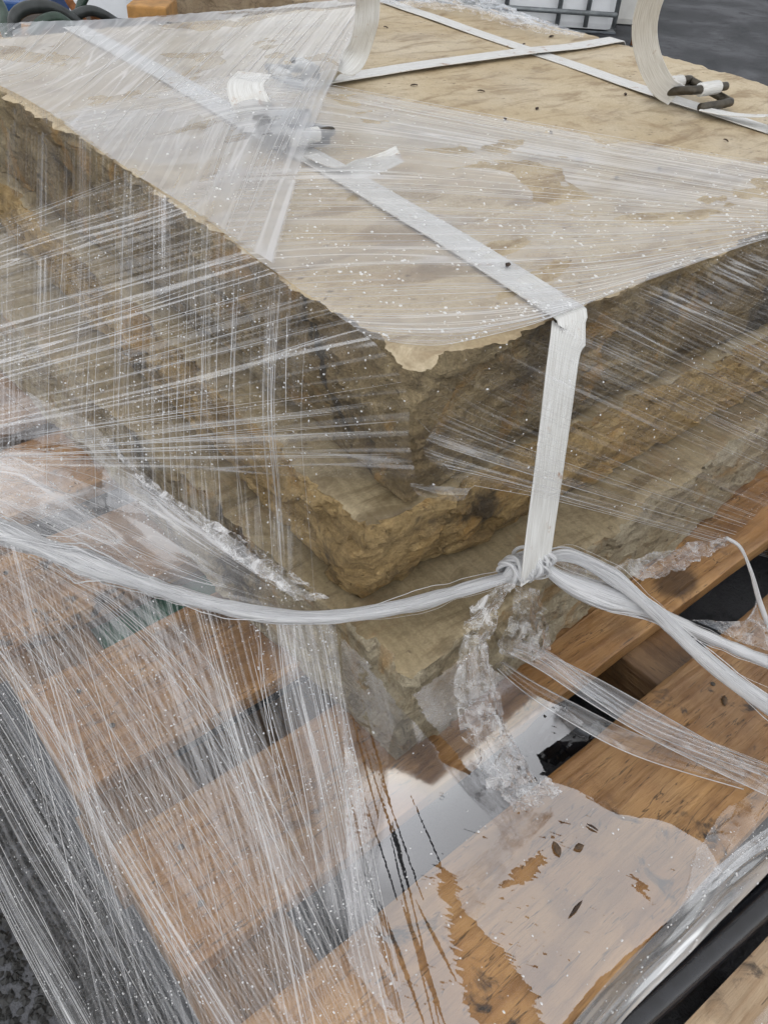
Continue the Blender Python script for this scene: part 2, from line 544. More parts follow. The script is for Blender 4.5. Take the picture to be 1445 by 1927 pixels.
def mat_film(name, k=0.5, base=0.02, lines=0.5, broad=0.25, fu=(260, 90, 22), warp=0.010, gloss_rough=0.10,
             tint=(0.93, 0.945, 0.97), bump=0.5, thr=0.0, fresnel_k=2.0, vlen=2.2, seed=0.0, white=0.55, cling=0.0):
    """stretch film: clear thin sheet; drawn strands are whitened, and sky glints off pleats are painted in as white streaks. UV in metres, strands along V"""
    t = NT(name)
    uvn = t.n.new('ShaderNodeUVMap')
    sep = t.n.new('ShaderNodeSeparateXYZ')
    t.l.new(uvn.outputs[0], sep.inputs[0])
    U, V = sep.outputs[0], sep.outputs[1]
    # slow sideways wander of the strands
    cw = t.n.new('ShaderNodeCombineXYZ')
    t.l.new(t.math('MULTIPLY', U, 6.0), cw.inputs[0])
    t.l.new(t.math('MULTIPLY', V, 2.0), cw.inputs[1])
    wn_ = t.noise(cw.outputs[0], 1.0, 1, .5, dim='2D')
    U2 = t.math('ADD', U, t.math('MULTIPLY', t.math('SUBTRACT', wn_, 0.5), warp * 2))

    def streak(f, vf, off, detail=1.0):
        cb = t.n.new('ShaderNodeCombineXYZ')
        t.l.new(t.math('MULTIPLY_ADD', U2, f, (off + seed) * 13.7), cb.inputs[0])
        t.l.new(t.math('MULTIPLY', V, vf), cb.inputs[1])
        return t.noise(cb.outputs[0], 1.0, detail, .5, dim='2D')
    s1 = streak(fu[0], vlen * 3, 1.0, 0.0)
    s2 = streak(fu[1], vlen * 1.5, 4.0, 0.0)
    s3 = streak(fu[2], vlen, 9.0, 1.0)
    l1 = t.mapr(s1, 0.56 + thr, 0.70 + thr)
    l2 = t.mapr(t.math('ABSOLUTE', t.math('SUBTRACT', s2, 0.55 + thr)), 0.035, 0.0)
    b3 = t.mapr(s3, 0.46, 0.72)
    m = t.math('MULTIPLY', t.math('MAXIMUM', t.math('MULTIPLY', l1, 0.75), l2), t.math('ADD', 0.35, t.math('MULTIPLY', b3, 0.65)))
    m = t.math('ADD', t.math('MULTIPLY', m, lines), t.math('MULTIPLY', b3, broad))
    m = t.math('ADD', m, base, clamp=True)  # base: even white haze painted in for the sky sheen on the film
    at_ = t.n.new('ShaderNodeAttribute')
    at_.attribute_name = 'gain'
    gn = at_.outputs['Fac']
    if cling:
        wetn = t.noise(t.coord('Object', scale=(7, 10, 7), loc=(seed, 0, 0)), 1.0, 3, .55, .6)
        gn = t.math('MULTIPLY', gn, t.mapr(wetn, .585, .60, 1.0, 1.0 - cling))
    m = t.math('MULTIPLY', m, gn, clamp=True)
    tr = t.n.new('ShaderNodeBsdfTransparent')
    tr.inputs[0].default_value = (0.985, 0.985, 0.985, 1)
    gl = t.n.new('ShaderNodeBsdfAnisotropic') if False else t.n.new('ShaderNodeBsdfGlossy')
    gl.inputs['Color'].default_value = (*tint, 1)
    gl.inputs['Roughness'].default_value = gloss_rough
    fac = t.math('MULTIPLY', t.math('MULTIPLY', t.schlick(.055), fresnel_k * k), gn, clamp=True)
    sheet = t.mixs(fac, tr.outputs[0], gl.outputs[0])
    df = t.n.new('ShaderNodeBsdfDiffuse')
    df.inputs[0].default_value = (0.90, 0.90, 0.91, 1)
    tl = t.n.new('ShaderNodeBsdfTranslucent')
    tl.inputs[0].default_value = (0.90, 0.90, 0.91, 1)
    gl2 = t.n.new('ShaderNodeBsdfGlossy')
    gl2.inputs['Color'].default_value = (0.95, 0.96, 0.98, 1)
    gl2.inputs['Roughness'].default_value = 0.25
    dw = t.mixs(0.35, df.outputs[0], tl.outputs[0])
    whitef = t.mixs(white, gl2.outputs[0], dw)
    return t.done(t.mixs(m, sheet, whitef))


M['film_top'] = mat_film('film_over_top', base=0.13, lines=0.48, broad=0.13, fu=(150, 40, 14), fresnel_k=1.5, seed=1, white=.8, gloss_rough=.3, cling=.8, vlen=1.2)
M['film_back'] = mat_film('film_over_back_corner', base=0.16, lines=0.46, broad=0.14, fu=(110, 34, 15), fresnel_k=1.6, seed=2.3, white=.8, gloss_rough=.3, cling=.5, vlen=1.4)
M['film_side'] = mat_film('film_down_side', base=0.0, lines=0.42, broad=0.09, fu=(230, 80, 20), fresnel_k=.35, seed=4.1, thr=.01, gloss_rough=.2, vlen=1.2)
M['film_fan'] = mat_film('film_fan_side', base=0.0, lines=0.46, broad=0.05, fu=(240, 70, 18), fresnel_k=.35, seed=6.1, thr=.01, gloss_rough=.2, vlen=1.3)
M['film_skirt'] = mat_film('film_skirt', base=0.03, lines=0.62, broad=0.16, fu=(430, 165, 26), fresnel_k=1.2, seed=8.6, thr=-.04, white=.75, gloss_rough=.22, vlen=1.0)
M['film_skirt2'] = mat_film('film_skirt_cross', base=0.0, lines=0.55, broad=0.08, fu=(400, 150, 22), fresnel_k=.5, seed=3.6, thr=-.02, white=.75, gloss_rough=.22, vlen=1.0)
M['film_flap'] = mat_film('film_lower_flap', base=0.07, lines=0.35, broad=0.20, fu=(120, 44, 16), fresnel_k=1.2, seed=9.4, white=.6, gloss_rough=.12, vlen=5)
M['film_glare'] = mat_film('film_front_glare', base=0.26, lines=0.3, broad=0.42, fu=(90, 36, 14), fresnel_k=2.2, seed=7.1, white=.5, gloss_rough=.15, vlen=5)  # sky glare on the front film put into its white base and bands
M['film_hem'] = mat_film('film_hem', base=0.04, lines=0.36, broad=0.15, fu=(140, 50, 22), fresnel_k=1.5, seed=5.6, white=.7, gloss_rough=.12)


def mat_rope():
    t = NT('twisted_film')
    v = t.coord('UV', scale=(330, 9, 1))
    a = t.noise(v, 1, 2, .55)
    b = t.noise(t.coord('UV', scale=(1300, 20, 1)), 1, 1, .5)
    h = t.math('ADD', a, t.math('MULTIPLY', b, .5))
    nrm = t.bump(h, .45, .002)
    c = t.mixc(t.mapr(a, .3, .7), (0.70, 0.705, 0.715), (0.99, 0.99, 0.99))
    p = t.principled(c, .3, .6, nrm)
    tl = t.n.new('ShaderNodeBsdfTranslucent')
    tl.inputs[0].default_value = (.9, .9, .92, 1)
    tr = t.n.new('ShaderNodeBsdfTransparent')
    s = t.mixs(.45, p, tl.outputs[0])
    return t.done(t.mixs(t.mapr(b, .54, .68, 0, .35), s, tr.outputs[0]))


M['rope'] = mat_rope()


def mat_strand():
    t = NT('drawn_film_strand')
    df = t.n.new('ShaderNodeBsdfDiffuse'); df.inputs[0].default_value = (.92, .92, .93, 1)
    tl = t.n.new('ShaderNodeBsdfTranslucent'); tl.inputs[0].default_value = (.92, .92, .93, 1)
    gl = t.n.new('ShaderNodeBsdfGlossy'); gl.inputs['Roughness'].default_value = .3
    tr = t.n.new('ShaderNodeBsdfTransparent')
    a = t.mixs(.35, df.outputs[0], tl.outputs[0])
    a = t.mixs(.3, a, gl.outputs[0])
    return t.done(t.mixs(.3, a, tr.outputs[0]))


M['strand'] = mat_strand()


def mat_crumple(name, dens=0.34, sc=45.0, k=.8, cr_=.4):
    """crumpled film: clear facets that mirror the sky, whitened along creases"""
    t = NT(name)
    v = t.coord('Object')
    vo = t.n.new('ShaderNodeTexVoronoi')
    vo.feature = 'DISTANCE_TO_EDGE'
    vo.inputs['Scale'].default_value = sc * 1.6
    t.l.new(v, vo.inputs['Vector'])
    crease = t.mapr(vo.outputs['Distance'], 0.035, 0.0)
    cl = t.mapr(t.noise(v, sc, 4, .65, .8), .45, .68)
    m = t.math('ADD', t.math('MULTIPLY', crease, cr_), t.math('MULTIPLY', cl, dens), clamp=True)
    tr = t.n.new('ShaderNodeBsdfTransparent')
    gl = t.n.new('ShaderNodeBsdfGlossy'); gl.inputs['Roughness'].default_value = .1
    gl.inputs['Color'].default_value = (.95, .96, .98, 1)
    s = t.mixs(t.math('MULTIPLY', t.schlick(.07), k, clamp=True), tr.outputs[0], gl.outputs[0])
    df = t.n.new('ShaderNodeBsdfDiffuse'); df.inputs[0].default_value = (.93, .93, .94, 1)
    tl = t.n.new('ShaderNodeBsdfTranslucent'); tl.inputs[0].default_value = (.93, .93, .94, 1)
    return t.done(t.mixs(m, s, t.mixs(.4, df.outputs[0], tl.outputs[0])))


M['crumple'] = mat_crumple('crumpled_film', .42, 60, 1.4, .25)
M['crumple_dense'] = mat_crumple('crumpled_film_dense', .75, 70, 1.4)
M['scrap_clear'] = mat_crumple('clear_film_scrap', .20, 34, 1.8, 0.0)


def mat_cling(name, k=2.4):
    """clear film lying on the wet deck: it mirrors the sky where air lies below it, and vanishes where water sucks it onto the wood"""
    t = NT(name)
    at_ = t.n.new('ShaderNodeAttribute'); at_.attribute_name = 'cling'
    v = t.coord('Object')
    w1 = t.noise(v, 26, 3, .5, .3)
    tr = t.n.new('ShaderNodeBsdfTransparent')
    gl = t.n.new('ShaderNodeBsdfGlossy'); gl.inputs['Roughness'].default_value = .09
    gl.inputs['Color'].default_value = (.95, .95, .97, 1)
    nrm = t.bump(w1, .03, .01)
    t.l.new(nrm, gl.inputs['Normal'])
    cl = t.mapr(at_.outputs['Fac'], .4, .6)
    f = t.math('MULTIPLY', t.math('MULTIPLY', t.schlick(.05), k), t.math('SUBTRACT', 1.0, t.math('MULTIPLY', cl, .93)), clamp=True)
    f = t.math('ADD', f, t.math('MULTIPLY', t.math('SUBTRACT', 1.0, cl), .17), clamp=True)
    return t.done(t.mixs(f, tr.outputs[0], gl.outputs[0]))


M['film_cling'] = mat_cling('clinging_clear_film')


def mat_drop():
    t = NT('water_drop')
    tr = t.n.new('ShaderNodeBsdfTransparent')
    gl = t.n.new('ShaderNodeBsdfGlossy'); gl.inputs['Roughness'].default_value = .12
    df = t.n.new('ShaderNodeBsdfTranslucent'); df.inputs[0].default_value = (.95, .96, .97, 1)
    d2 = t.n.new('ShaderNodeBsdfDiffuse'); d2.inputs[0].default_value = (.95, .96, .97, 1)  # sky light bent through the drop is put into this white colour
    a = t.mixs(.75, gl.outputs[0], t.mixs(.35, d2.outputs[0], df.outputs[0]))
    return t.done(t.mixs(.12, a, tr.outputs[0]))


M['drop'] = mat_drop()

# ------------------------------------------------------------------ shape helpers
def tube(path, radii, seg=8, closed_ends=True, twist=0.0, prof=None):
    P = np.asarray(path, float)
    n = len(P)
    r = np.full(n, radii) if np.isscalar(radii) else np.asarray(radii, float)
    T = np.gradient(P, axis=0)
    T /= np.linalg.norm(T, axis=1, keepdims=True) + 1e-12
    N = np.zeros_like(P)
    a = np.array([0, 0, 1.0]) if abs(T[0, 2]) < .9 else np.array([1.0, 0, 0])
    v = np.cross(T[0], a); v /= np.linalg.norm(v)
    for i in range(n):
        v = v - T[i] * np.dot(v, T[i])
        v /= np.linalg.norm(v) + 1e-12
        N[i] = v
    B = np.cross(T, N)
    L = np.concatenate([[0], np.cumsum(np.linalg.norm(np.diff(P, axis=0), axis=1))])
    V, UV = [], []
    for i in range(n):
        for k in range(seg):
            an = 2 * math.pi * k / seg + twist * L[i]
            pr = 1.0 if prof is None else prof(2 * math.pi * k / seg, L[i])
            V.append(P[i] + (N[i] * math.cos(an) + B[i] * math.sin(an)) * r[i] * pr)
            UV.append((k / seg * 2 * math.pi * r.mean(), L[i]))
    F = []
    for i in range(n - 1):
        for k in range(seg):
            k2 = (k + 1) % seg
            F.append((i * seg + k, i * seg + k2, (i + 1) * seg + k2, (i + 1) * seg + k))
    if closed_ends:
        F.append(tuple(range(seg - 1, -1, -1)))
        F.append(tuple((n - 1) * seg + k for k in range(seg)))
    return V, F, UV


def merge(parts):
    V, F, UV = [], [], []
    for p in parts:
        b = len(V)
        V += list(p[0])
        F += [tuple(i + b for i in f) for f in p[1]]
        if len(p) > 2 and p[2] is not None: UV += list(p[2])
    return V, F, (UV if len(UV) == len(V) else None)


def box_vf(c, s, rot=None):
    c = np.array(c, float); s = np.array(s, float) / 2
    V = []
    for dx in (-1, 1):
        for dy in (-1, 1):
            for dz in (-1, 1):
                V.append(np.array([dx, dy, dz]) * s)
    V = np.array(V)
    if rot is not None: V = V @ np.array(Matrix.Rotation(rot, 3, 'Z')).T
    F = [(0, 1, 3, 2), (4, 6, 7, 5), (0, 4, 5, 1), (2, 3, 7, 6), (0, 2, 6, 4), (1, 5, 7, 3)]
    return V + c, F


def bevel_box(name, c, s, mat, parent=None, bev=0.003, rot=None, jitter=0.0, nseg=(1, 1, 1)):
    bm = bmesh.new()
    V, F = box_vf(c, s, rot)
    off = np.array(parent_origin(parent)) if parent is not None else 0
    vs = [bm.verts.new(tuple(v - off)) for v in V]
    for f in F: bm.faces.new([vs[i] for i in f])
    bm.normal_update()
    bmesh.ops.recalc_face_normals(bm, faces=bm.faces)
    bmesh.ops.bevel(bm, geom=list(bm.edges), offset=bev, segments=2, affect='EDGES', profile=.6)
    me = bpy.data.meshes.new(name)
    bm.to_mesh(me); bm.free()
    me.materials.append(mat)
    me.polygons.foreach_set('use_smooth', [False] * len(me.polygons))
    o = bpy.data.objects.new(name, me)
    col.objects.link(o)
    if parent is not None: o.parent = parent
    return o


# ================================================================== SETTING
gv = [(-60, -60, 0), (60, -60, 0), (60, 60, 0), (-60, 60, 0)]
g = mesh_obj('ground', gv, [(0, 1, 2, 3)], M['ground'], smooth=False)
tag(g, kind='structure')
# loose gravel by the pallet's left foot
V, F = [], []
for i in range(16000):
    x = rnd.uniform(-0.75, -0.3); y = rnd.uniform(-0.2, 0.5)
    r = rnd.uniform(.0015, .0048)
    b = len(V)
    an0 = rnd.uniform(0, 6.3)
    ring = []
    for k in range(6):
        a = an0 + k * math.pi / 3
        q = r * rnd.uniform(.7, 1.25)
        V.append((x + math.cos(a) * q, y + math.sin(a) * q, rnd.uniform(-.001, r * .35)))
    V.append((x + rnd.uniform(-.3, .3) * r, y + rnd.uniform(-.3, .3) * r, r * rnd.uniform(.5, 1.0)))
    for k in range(6): F.append((b + k, b + (k + 1) % 6, b + 6))
tag(mesh_obj('gravel', V, F, M['pebble'], smooth=False), 'loose dark wet gravel beside the pallet', 'gravel', kind='stuff')

# ================================================================== PALLET
U_ = 0.3
pal = empty('wooden_pallet', (0.35, 0.25, 0))
tag(pal, 'wet orange brown wooden pallet under the stone slabs', 'pallet')
bt = 0.022
edges = [(-1.04, -0.565), (-0.40, 0.01), (0.20, 0.635), (0.83, 1.25), (1.43, 1.85), (2.03, 2.45), (2.63, 3.05), (3.2, 3.62)]


def plank(name, x0, x1, y0, y1, zt, th, mat, parent, seed, wob=.0016, nx=90, ny=8, axis=0):
    """a sawn board: gently wavy edges and face, rounded arrises"""
    ys = np.concatenate([[0, .012, .04], np.linspace(.1, .9, ny), [.96, .988, 1]])
    xs = np.linspace(0, 1, nx)
    prof = []
    # closed cross-section loop over (y,z)
    for q in ys:
        e = min(q, 1 - q)
        dz = 0 if e > .03 else -.0018 if e < .005 else -.0005
        prof.append((q, dz))
    sect = [(q, dz) for q, dz in prof] + [(1, -th), (0, -th)]
    V = []
    for i, xv in enumerate(xs):
        for (q, dz) in sect:
            V.append((x0 + (x1 - x0) * xv, y0 + (y1 - y0) * q, zt + dz))
    V = np.array(V)
    P = V.copy() * 9
    if axis == 1: V = V[:, [1, 0, 2]]
    nz = fbm(P * np.array([1, .6, 3]), 3, seed)
    side = np.abs((np.tile([s[0] for s in sect], nx) - .5) * 2) ** 8
    if axis == 0:
        V[:, 1] += nz * wob * 1.6 * side
    else:
        V[:, 0] += nz * wob * 1.6 * side
    V[:, 2] += fbm(P * np.array([.8, 1.5, .2]), 3, seed + 3) * wob * .7
    m = len(sect)
    F = []
    for i in range(nx - 1):
        for k in range(m):
            k2 = (k + 1) % m
            F.append((i * m + k, (i + 1) * m + k, (i + 1) * m + k2, i * m + k2))
    F.append(tuple(range(m)))
    F.append(tuple((nx - 1) * m + k for k in range(m - 1, -1, -1)))
    o = mesh_obj(name, V, F, mat, parent, smooth=True)
    try:
        o.data.set_sharp_from_angle(angle=math.radians(40))
    except Exception:
        pass
    return o


XL, XR = -0.29, 1.02
boards = []
for i, (a, b) in enumerate(edges):
    o = plank('deck_board', XL + rnd.uniform(-.006, .006), XR, a * U_, b * U_, Z4 + rnd.uniform(-.0008, .0008), bt, M['pine'], pal, 20 + i)
    boards.append(o)
sx = [(-0.285, -0.20), (0.225, 0.295), (0.60, 0.67), (0.93, 1.0)]
for i, (a, b) in enumerate(sx):
    plank('stringer', -0.30, 1.07, a, b, Z4 - bt - .001, 0.085 if i else .08, M['pine_cross'], pal, 60 + i, nx=60, axis=1)
for i, yy in enumerate((-0.30, 0.02, 0.34, 0.68, 0.95)):
    plank('bottom_board', XL, XR, yy, yy + .1, .03, .022, M['pine_cross'], pal, 90 + i, nx=40)
# nails in the deck boards over the stringers
nv, nf, _ = merge([tube([(0, 0, -.004), (0, 0, .0006)], [.0024, .0024], 12)])
nme = None
for i, (a, b) in enumerate(edges[:4]):
    for (s0, s1) in sx[:3]:
        for q in (.28, .72):
            x = (s0 + s1) / 2 + rnd.uniform(-.012, .012)
            y = (a + (b - a) * q) * U_ + rnd.uniform(-.01, .01)
            o = mesh_obj('nail', nv, nf, M['nail'], None, smooth=False) if nme is None else bpy.data.objects.new('nail', nme)
            if nme is None: nme = o.data
            else: col.objects.link(o)
            o.parent = boards[i]
            o.location = Vector((x, y, Z4 + .0008)) - parent_origin(boards[i])

# green painted beam seen through the slats at the left
tag(bevel_box('green_beam', (-0.06, 0.238, 0.088), (0.44, 0.05, 0.05), M['green'], bev=.004), 'green painted beam lying under the pallet slats, behind the film', 'beam')

# ================================================================== STONE SLABS
def slab(name, x0, x1, y0, y1, z0, z1, n, mats, seed, rough=.006, bulge=0.0, rot=0.0, chip=None, rim=.006, ledge=0.004, und=.0015):
    nx, ny, nz = n

    def grade(m, p=1.7):
        t = np.linspace(0, 1, m + 1)
        return t ** p
    gx = x0 + (x1 - x0) * grade(nx)
    gy = y0 + (y1 - y0) * grade(ny)
    gz = np.linspace(z0, z1, nz + 1)
    idx = -np.ones((nx + 1, ny + 1, nz + 1), np.int64)
    surf = np.zeros_like(idx, bool)
    surf[0] = surf[-1] = True
    surf[:, 0] = surf[:, -1] = True
    surf[:, :, 0] = surf[:, :, -1] = True
    I, J, K = np.nonzero(surf)
    idx[I, J, K] = np.arange(len(I))
    V = np.stack([gx[I], gy[J], gz[K]], 1)
    quads, mi = [], []

    def addq(a, b, c, d, m):
        q = np.stack([a.ravel(), b.ravel(), c.ravel(), d.ravel()], 1)
        quads.append(q); mi.append(np.full(len(q), m))
    A = idx[:, :, -1]; addq(A[:-1, :-1], A[1:, :-1], A[1:, 1:], A[:-1, 1:], 0)
    A = idx[:, :, 0]; addq(A[:-1, :-1], A[:-1, 1:], A[1:, 1:], A[1:, :-1], 0)
    A = idx[0]; addq(A[:-1, :-1], A[:-1, 1:], A[1:, 1:], A[1:, :-1], 1)
    A = idx[-1]; addq(A[:-1, :-1], A[1:, :-1], A[1:, 1:], A[:-1, 1:], 1)
    A = idx[:, 0]; addq(A[:-1, :-1], A[1:, :-1], A[1:, 1:], A[:-1, 1:], 1)
    A = idx[:, -1]; addq(A[:-1, :-1], A[:-1, 1:], A[1:, 1:], A[1:, :-1], 1)
    F = np.vstack(quads); mi = np.concatenate(mi)
    P0 = V.copy()
    zz = (V[:, 2] - z0) / (z1 - z0)
    th = z1 - z0

    def sided(a, sd):
        q = np.stack([a * 14, V[:, 2] * 26, np.full(len(a), sd * 5.3)], 1)
        big = fbm(q * .45, 3, sd)
        med = fbm(q, 4, sd + 3, .55)
        # blocky spalls: quantised noise
        st = np.round(fbm(q * np.array([.8, 1.1, 1]), 2, sd + 7) * 5) / 5
        wa = a + fbm(q * 1.3, 2, sd + 21) * .006
        wz_ = V[:, 2] + fbm(q * 1.3, 2, sd + 23) * .005
        fc = facets(wa, wz_ * 1.5, .052, sd + 13, 1.3) * .55 + facets(wa, wz_ * 1.8, .021, sd + 17, 1.2) * .33
        d = big * rough * 1.1 + med * rough * .45 + fc * rough * 1.15 + st * ledge * .5
        d += bulge * (1 - (2 * zz - 1) ** 2)
        top = np.clip(1 - (1 - zz) * th / .010, 0, 1)
        bot = np.clip(1 - zz * th / .010, 0, 1)
        c1 = np.clip(fbm(np.stack([a * 55, V[:, 2] * 0, np.full(len(a), sd * 2.2)], 1), 4, sd + 11, .6) + .25, 0, 1)
        d -= (top ** 1.3 * c1 + bot ** 1.3 * .35) * rim
        return d
    for axis, lo, hi, other in ((0, x0, x1, 1), (1, y0, y1, 0)):
        dl = sided(P0[:, other], seed + axis * 2)
        dh = sided(P0[:, other], seed + axis * 2 + 1)
        wl_ = np.exp(-(P0[:, axis] - lo) / .012)
        wh_ = np.exp(-(hi - P0[:, axis]) / .012)
        V[:, axis] += -dl * wl_ + dh * wh_
    topm = (P0[:, 2] >= z1 - 1e-6)
    V[topm, 2] += fbm(P0[topm] * np.array([7, 14, 0]), 4, seed + 30) * und
    # worn arris: tops dip close to the edges
    e = np.minimum.reduce([P0[:, 0] - x0, x1 - P0[:, 0], P0[:, 1] - y0, y1 - P0[:, 1]])
    en = np.clip(fbm(P0 * 40, 3, seed + 40) + .5, 0, 1.3)
    V[topm, 2] -= (np.exp(-e / .006) * .004 * en)[topm]
    if chip is not None:
        for q, nn, nzamp in chip:
            nn = np.array(nn, float); nn /= np.linalg.norm(nn)
            dd = (V - np.array(q)) @ nn + fbm(V * 45, 4, seed + 50) * nzamp
            m = dd > 0
            V[m] -= nn * dd[m][:, None]
    if rot:
        c, s = math.cos(rot), math.sin(rot)
        dx, dy = V[:, 0] - x0, V[:, 1] - y0
        V[:, 0] = x0 + dx * c - dy * s
        V[:, 1] = y0 + dx * s + dy * c
    o = mesh_obj(name, V, F, mats, None, smooth=True)
    o.data.polygons.foreach_set('material_index', mi.astype(np.int32))
    try:
        o.data.set_sharp_from_angle(angle=math.radians(38))
    except Exception:
        pass
    return o


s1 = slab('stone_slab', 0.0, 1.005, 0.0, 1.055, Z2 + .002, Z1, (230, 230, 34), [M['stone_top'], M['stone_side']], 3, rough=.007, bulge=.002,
          chip=[((0.030, 0.0, Z1), (-33, -17, 24), .003), ((-.003, -.003, Z1 - .05), (-.7, -.7, -.05), .004)], rim=.010, ledge=.005)
tag(s1, 'topmost thick buff sandstone slab with chipped near corner and strapped sawn top', 'stone slab')
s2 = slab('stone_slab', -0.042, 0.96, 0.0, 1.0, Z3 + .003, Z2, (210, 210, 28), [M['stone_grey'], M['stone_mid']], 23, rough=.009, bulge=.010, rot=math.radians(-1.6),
          chip=[((-.043, -.004, Z2 - .03), (-.7, -.7, -.1), .005)], rim=.007, ledge=.003)
tag(s2, 'middle ochre slab with rough rock face bulging out below the top slab', 'stone slab')
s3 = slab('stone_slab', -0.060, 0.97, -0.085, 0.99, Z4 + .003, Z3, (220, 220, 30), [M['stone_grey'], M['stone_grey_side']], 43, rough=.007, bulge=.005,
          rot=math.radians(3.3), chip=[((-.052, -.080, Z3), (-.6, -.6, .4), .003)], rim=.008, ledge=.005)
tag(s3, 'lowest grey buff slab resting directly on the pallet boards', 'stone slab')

# ================================================================== STRAPS
def ribbon(path, wdir, width, th=.0011, ribs=12, rib=.00022, shear=None):
    """ribbed strap along path; wdir (3,) or (n,3) across direction"""
    P = np.asarray(path, float)
    n = len(P)
    Wd = np.tile(np.array(wdir, float), (n, 1)) if np.ndim(wdir) == 1 else np.asarray(wdir, float)
    T = np.gradient(P, axis=0); T /= np.linalg.norm(T, axis=1, keepdims=True) + 1e-12
    W0 = Wd.copy()
    Wd = Wd - T * (Wd * T).sum(1, keepdims=True)
    Wd /= np.linalg.norm(Wd, axis=1, keepdims=True)
    if shear is not None:
        Wd[shear] = W0[shear]
    Nn = np.cross(T, Wd)
    Nn /= np.linalg.norm(Nn, axis=1, keepdims=True)
    m = ribs * 4 + 1
    q = np.linspace(-.5, .5, m)
    up = np.abs(np.sin((q + .5) * math.pi * ribs)) ** .6 * rib
    sect = [(a, th / 2 + h) for a, h in zip(q, up)] + [(a, -th / 2 - h) for a, h in zip(q[::-1], up[::-1])]
    sect = np.array(sect)
    L = np.concatenate([[0], np.cumsum(np.linalg.norm(np.diff(P, axis=0), axis=1))])
    V = (P[:, None] + Wd[:, None] * (sect[None, :, 0:1] * width) + Nn[:, None] * sect[None, :, 1:2]).reshape(-1, 3)
    UV = np.stack([np.tile(sect[:, 0] * width, n), np.repeat(L, len(sect))], 1)
    k = len(sect)
    F = []
    for i in range(n - 1):
        for j in range(k):
            j2 = (j + 1) % k
            F.append((i * k + j, i * k + j2, (i + 1) * k + j2, (i + 1) * k + j))
    F.append(tuple(range(k))); F.append(tuple((n - 1) * k + j for j in range(k - 1, -1, -1)))
    return V, F, UV


def wavy(P, n, seed, amp=.0008):
    Q, L = resample(P, n)
    t = np.linspace(0, L, n)
    Q[:, 2] += vnoise(np.stack([t * 9, t * 0, t * 0 + seed], 1), seed) * amp
    return Q


SW = 0.033
topz = Z1 + .0025
bk = empty('strap', tuple(az(560, 280, topz)))
tag(bk, 'ribbed white strap over the slab top and down the near right face', 'strap')
# strap one: back-left edge -> buckle -> near edge -> down to the knot
eA = az(1070, 588, topz)
lineA = [az(140, 50, topz), az(330, 150, topz), az(520, 262, topz + .002), az(600, 302, topz + .001), az(850, 450, topz), eA]
Q = wavy(lineA, 90, 1)
eo = eA + np.array([-.003, -.007, -.001])
down = [eo + np.array([0, -.001, -.004]), ay(1062, 660, -.022), ay(1040, 830, -.05), ay(1012, 1035, -.078), ay(1006, 1085, -.082)]
D, _ = resample(down, 40)
full = np.vstack([Q, [eA + np.array([-.001, -.004, 0])], D])
TA = np.gradient(Q, axis=0).mean(0); TA /= np.linalg.norm(TA)
acr = np.cross(TA, [0, 0, 1]); acr /= np.linalg.norm(acr)
Wd = np.tile(acr, (len(full), 1))
xs_ = np.array([np.sign(acr[0]), 0, 0])
for i in range(len(Q) - 1, len(full)):
    Wd[i] = xs_ / abs(acr[0]) * (1 if i < len(Q) + 2 else 1)
V, F, UV = ribbon(full, Wd, SW * 1.05, shear=np.arange(len(Q) - 1, len(Q) + 3))
mesh_obj('band', V, F, M['strap'], bk, uv=UV)
# short tail lying forward of the buckle
tl_ = [az(585, 292, topz + .006), az(640, 318, topz + .007), az(685, 316, topz + .009), az(722, 304, topz + .013), az(752, 290, topz + .016)]
Q, _ = resample(tl_, 30)
wd = np.array([acr * (1 - t) + np.array([-.2, .6, .75]) * np.sign(acr[1]) * t for t in np.linspace(0, .8, 30)])
V, F, UV = ribbon(Q, wd, SW * .55)
mesh_obj('tail', V, F, M['strap'], bk, uv=UV)
# standing tail that curls up from the buckle under the film
tl_ = [az(520, 255, topz + .012), az(492, 225, topz + .018), az(470, 190, topz + .035), az(462, 160, topz + .045), az(480, 138, topz + .05)]
Q, _ = resample(tl_, 30)
V, F, UV = ribbon(Q, np.array([.75, -.66, 0.05]), SW * 1.25)
mesh_obj('tail', V, F, M['strap'], bk, uv=UV)

# strap two, parallel, behind
b2 = empty('strap', tuple(az(1250, 185, topz)))
tag(b2, 'flat white strap across the far right of the slab top', 'strap')
lineB = [az(700, -8, topz), az(900, 62, topz), az(1080, 122, topz), az(1255, 182, topz + .002), az(1345, 210, topz + .001), az(1460, 248, topz)]
Q = wavy(lineB, 70, 2)
TB = np.gradient(Q, axis=0).mean(0); TB /= np.linalg.norm(TB)
acb = np.cross(TB, [0, 0, 1]); acb /= np.linalg.norm(acb)
V, F, UV = ribbon(Q, acb, SW)
mesh_obj('band', V, F, M['strap'], b2, uv=UV)
p0 = az(1272, 180, topz + .012)
# tail rising out of the buckle and curving out of the picture
tl_ = [p0, ay(1245, 160, p0[1] + .012), ay(1222, 115, p0[1] + .02), ay(1212, 60, p0[1] + .02), ay(1222, 5, p0[1] + .005), ay(1250, -50, p0[1] - .02), ay(1290, -100, p0[1] - .05)]
Q, _ = resample(tl_, 44)
V, F, UV = ribbon(Q, np.array([.77, -.63, .05]), SW * .95)
mesh_obj('tail', V, F, M['strap'], b2, uv=UV)
tl_ = [az(1320, 205, topz + .006), az(1380, 216, topz + .008), az(1440, 218, topz + .014), az(1475, 214, topz + .022)]
Q, _ = resample(tl_, 24)
V, F, UV = ribbon(Q, acb, SW * .7)
mesh_obj('tail', V, F, M['strap'], b2, uv=UV)

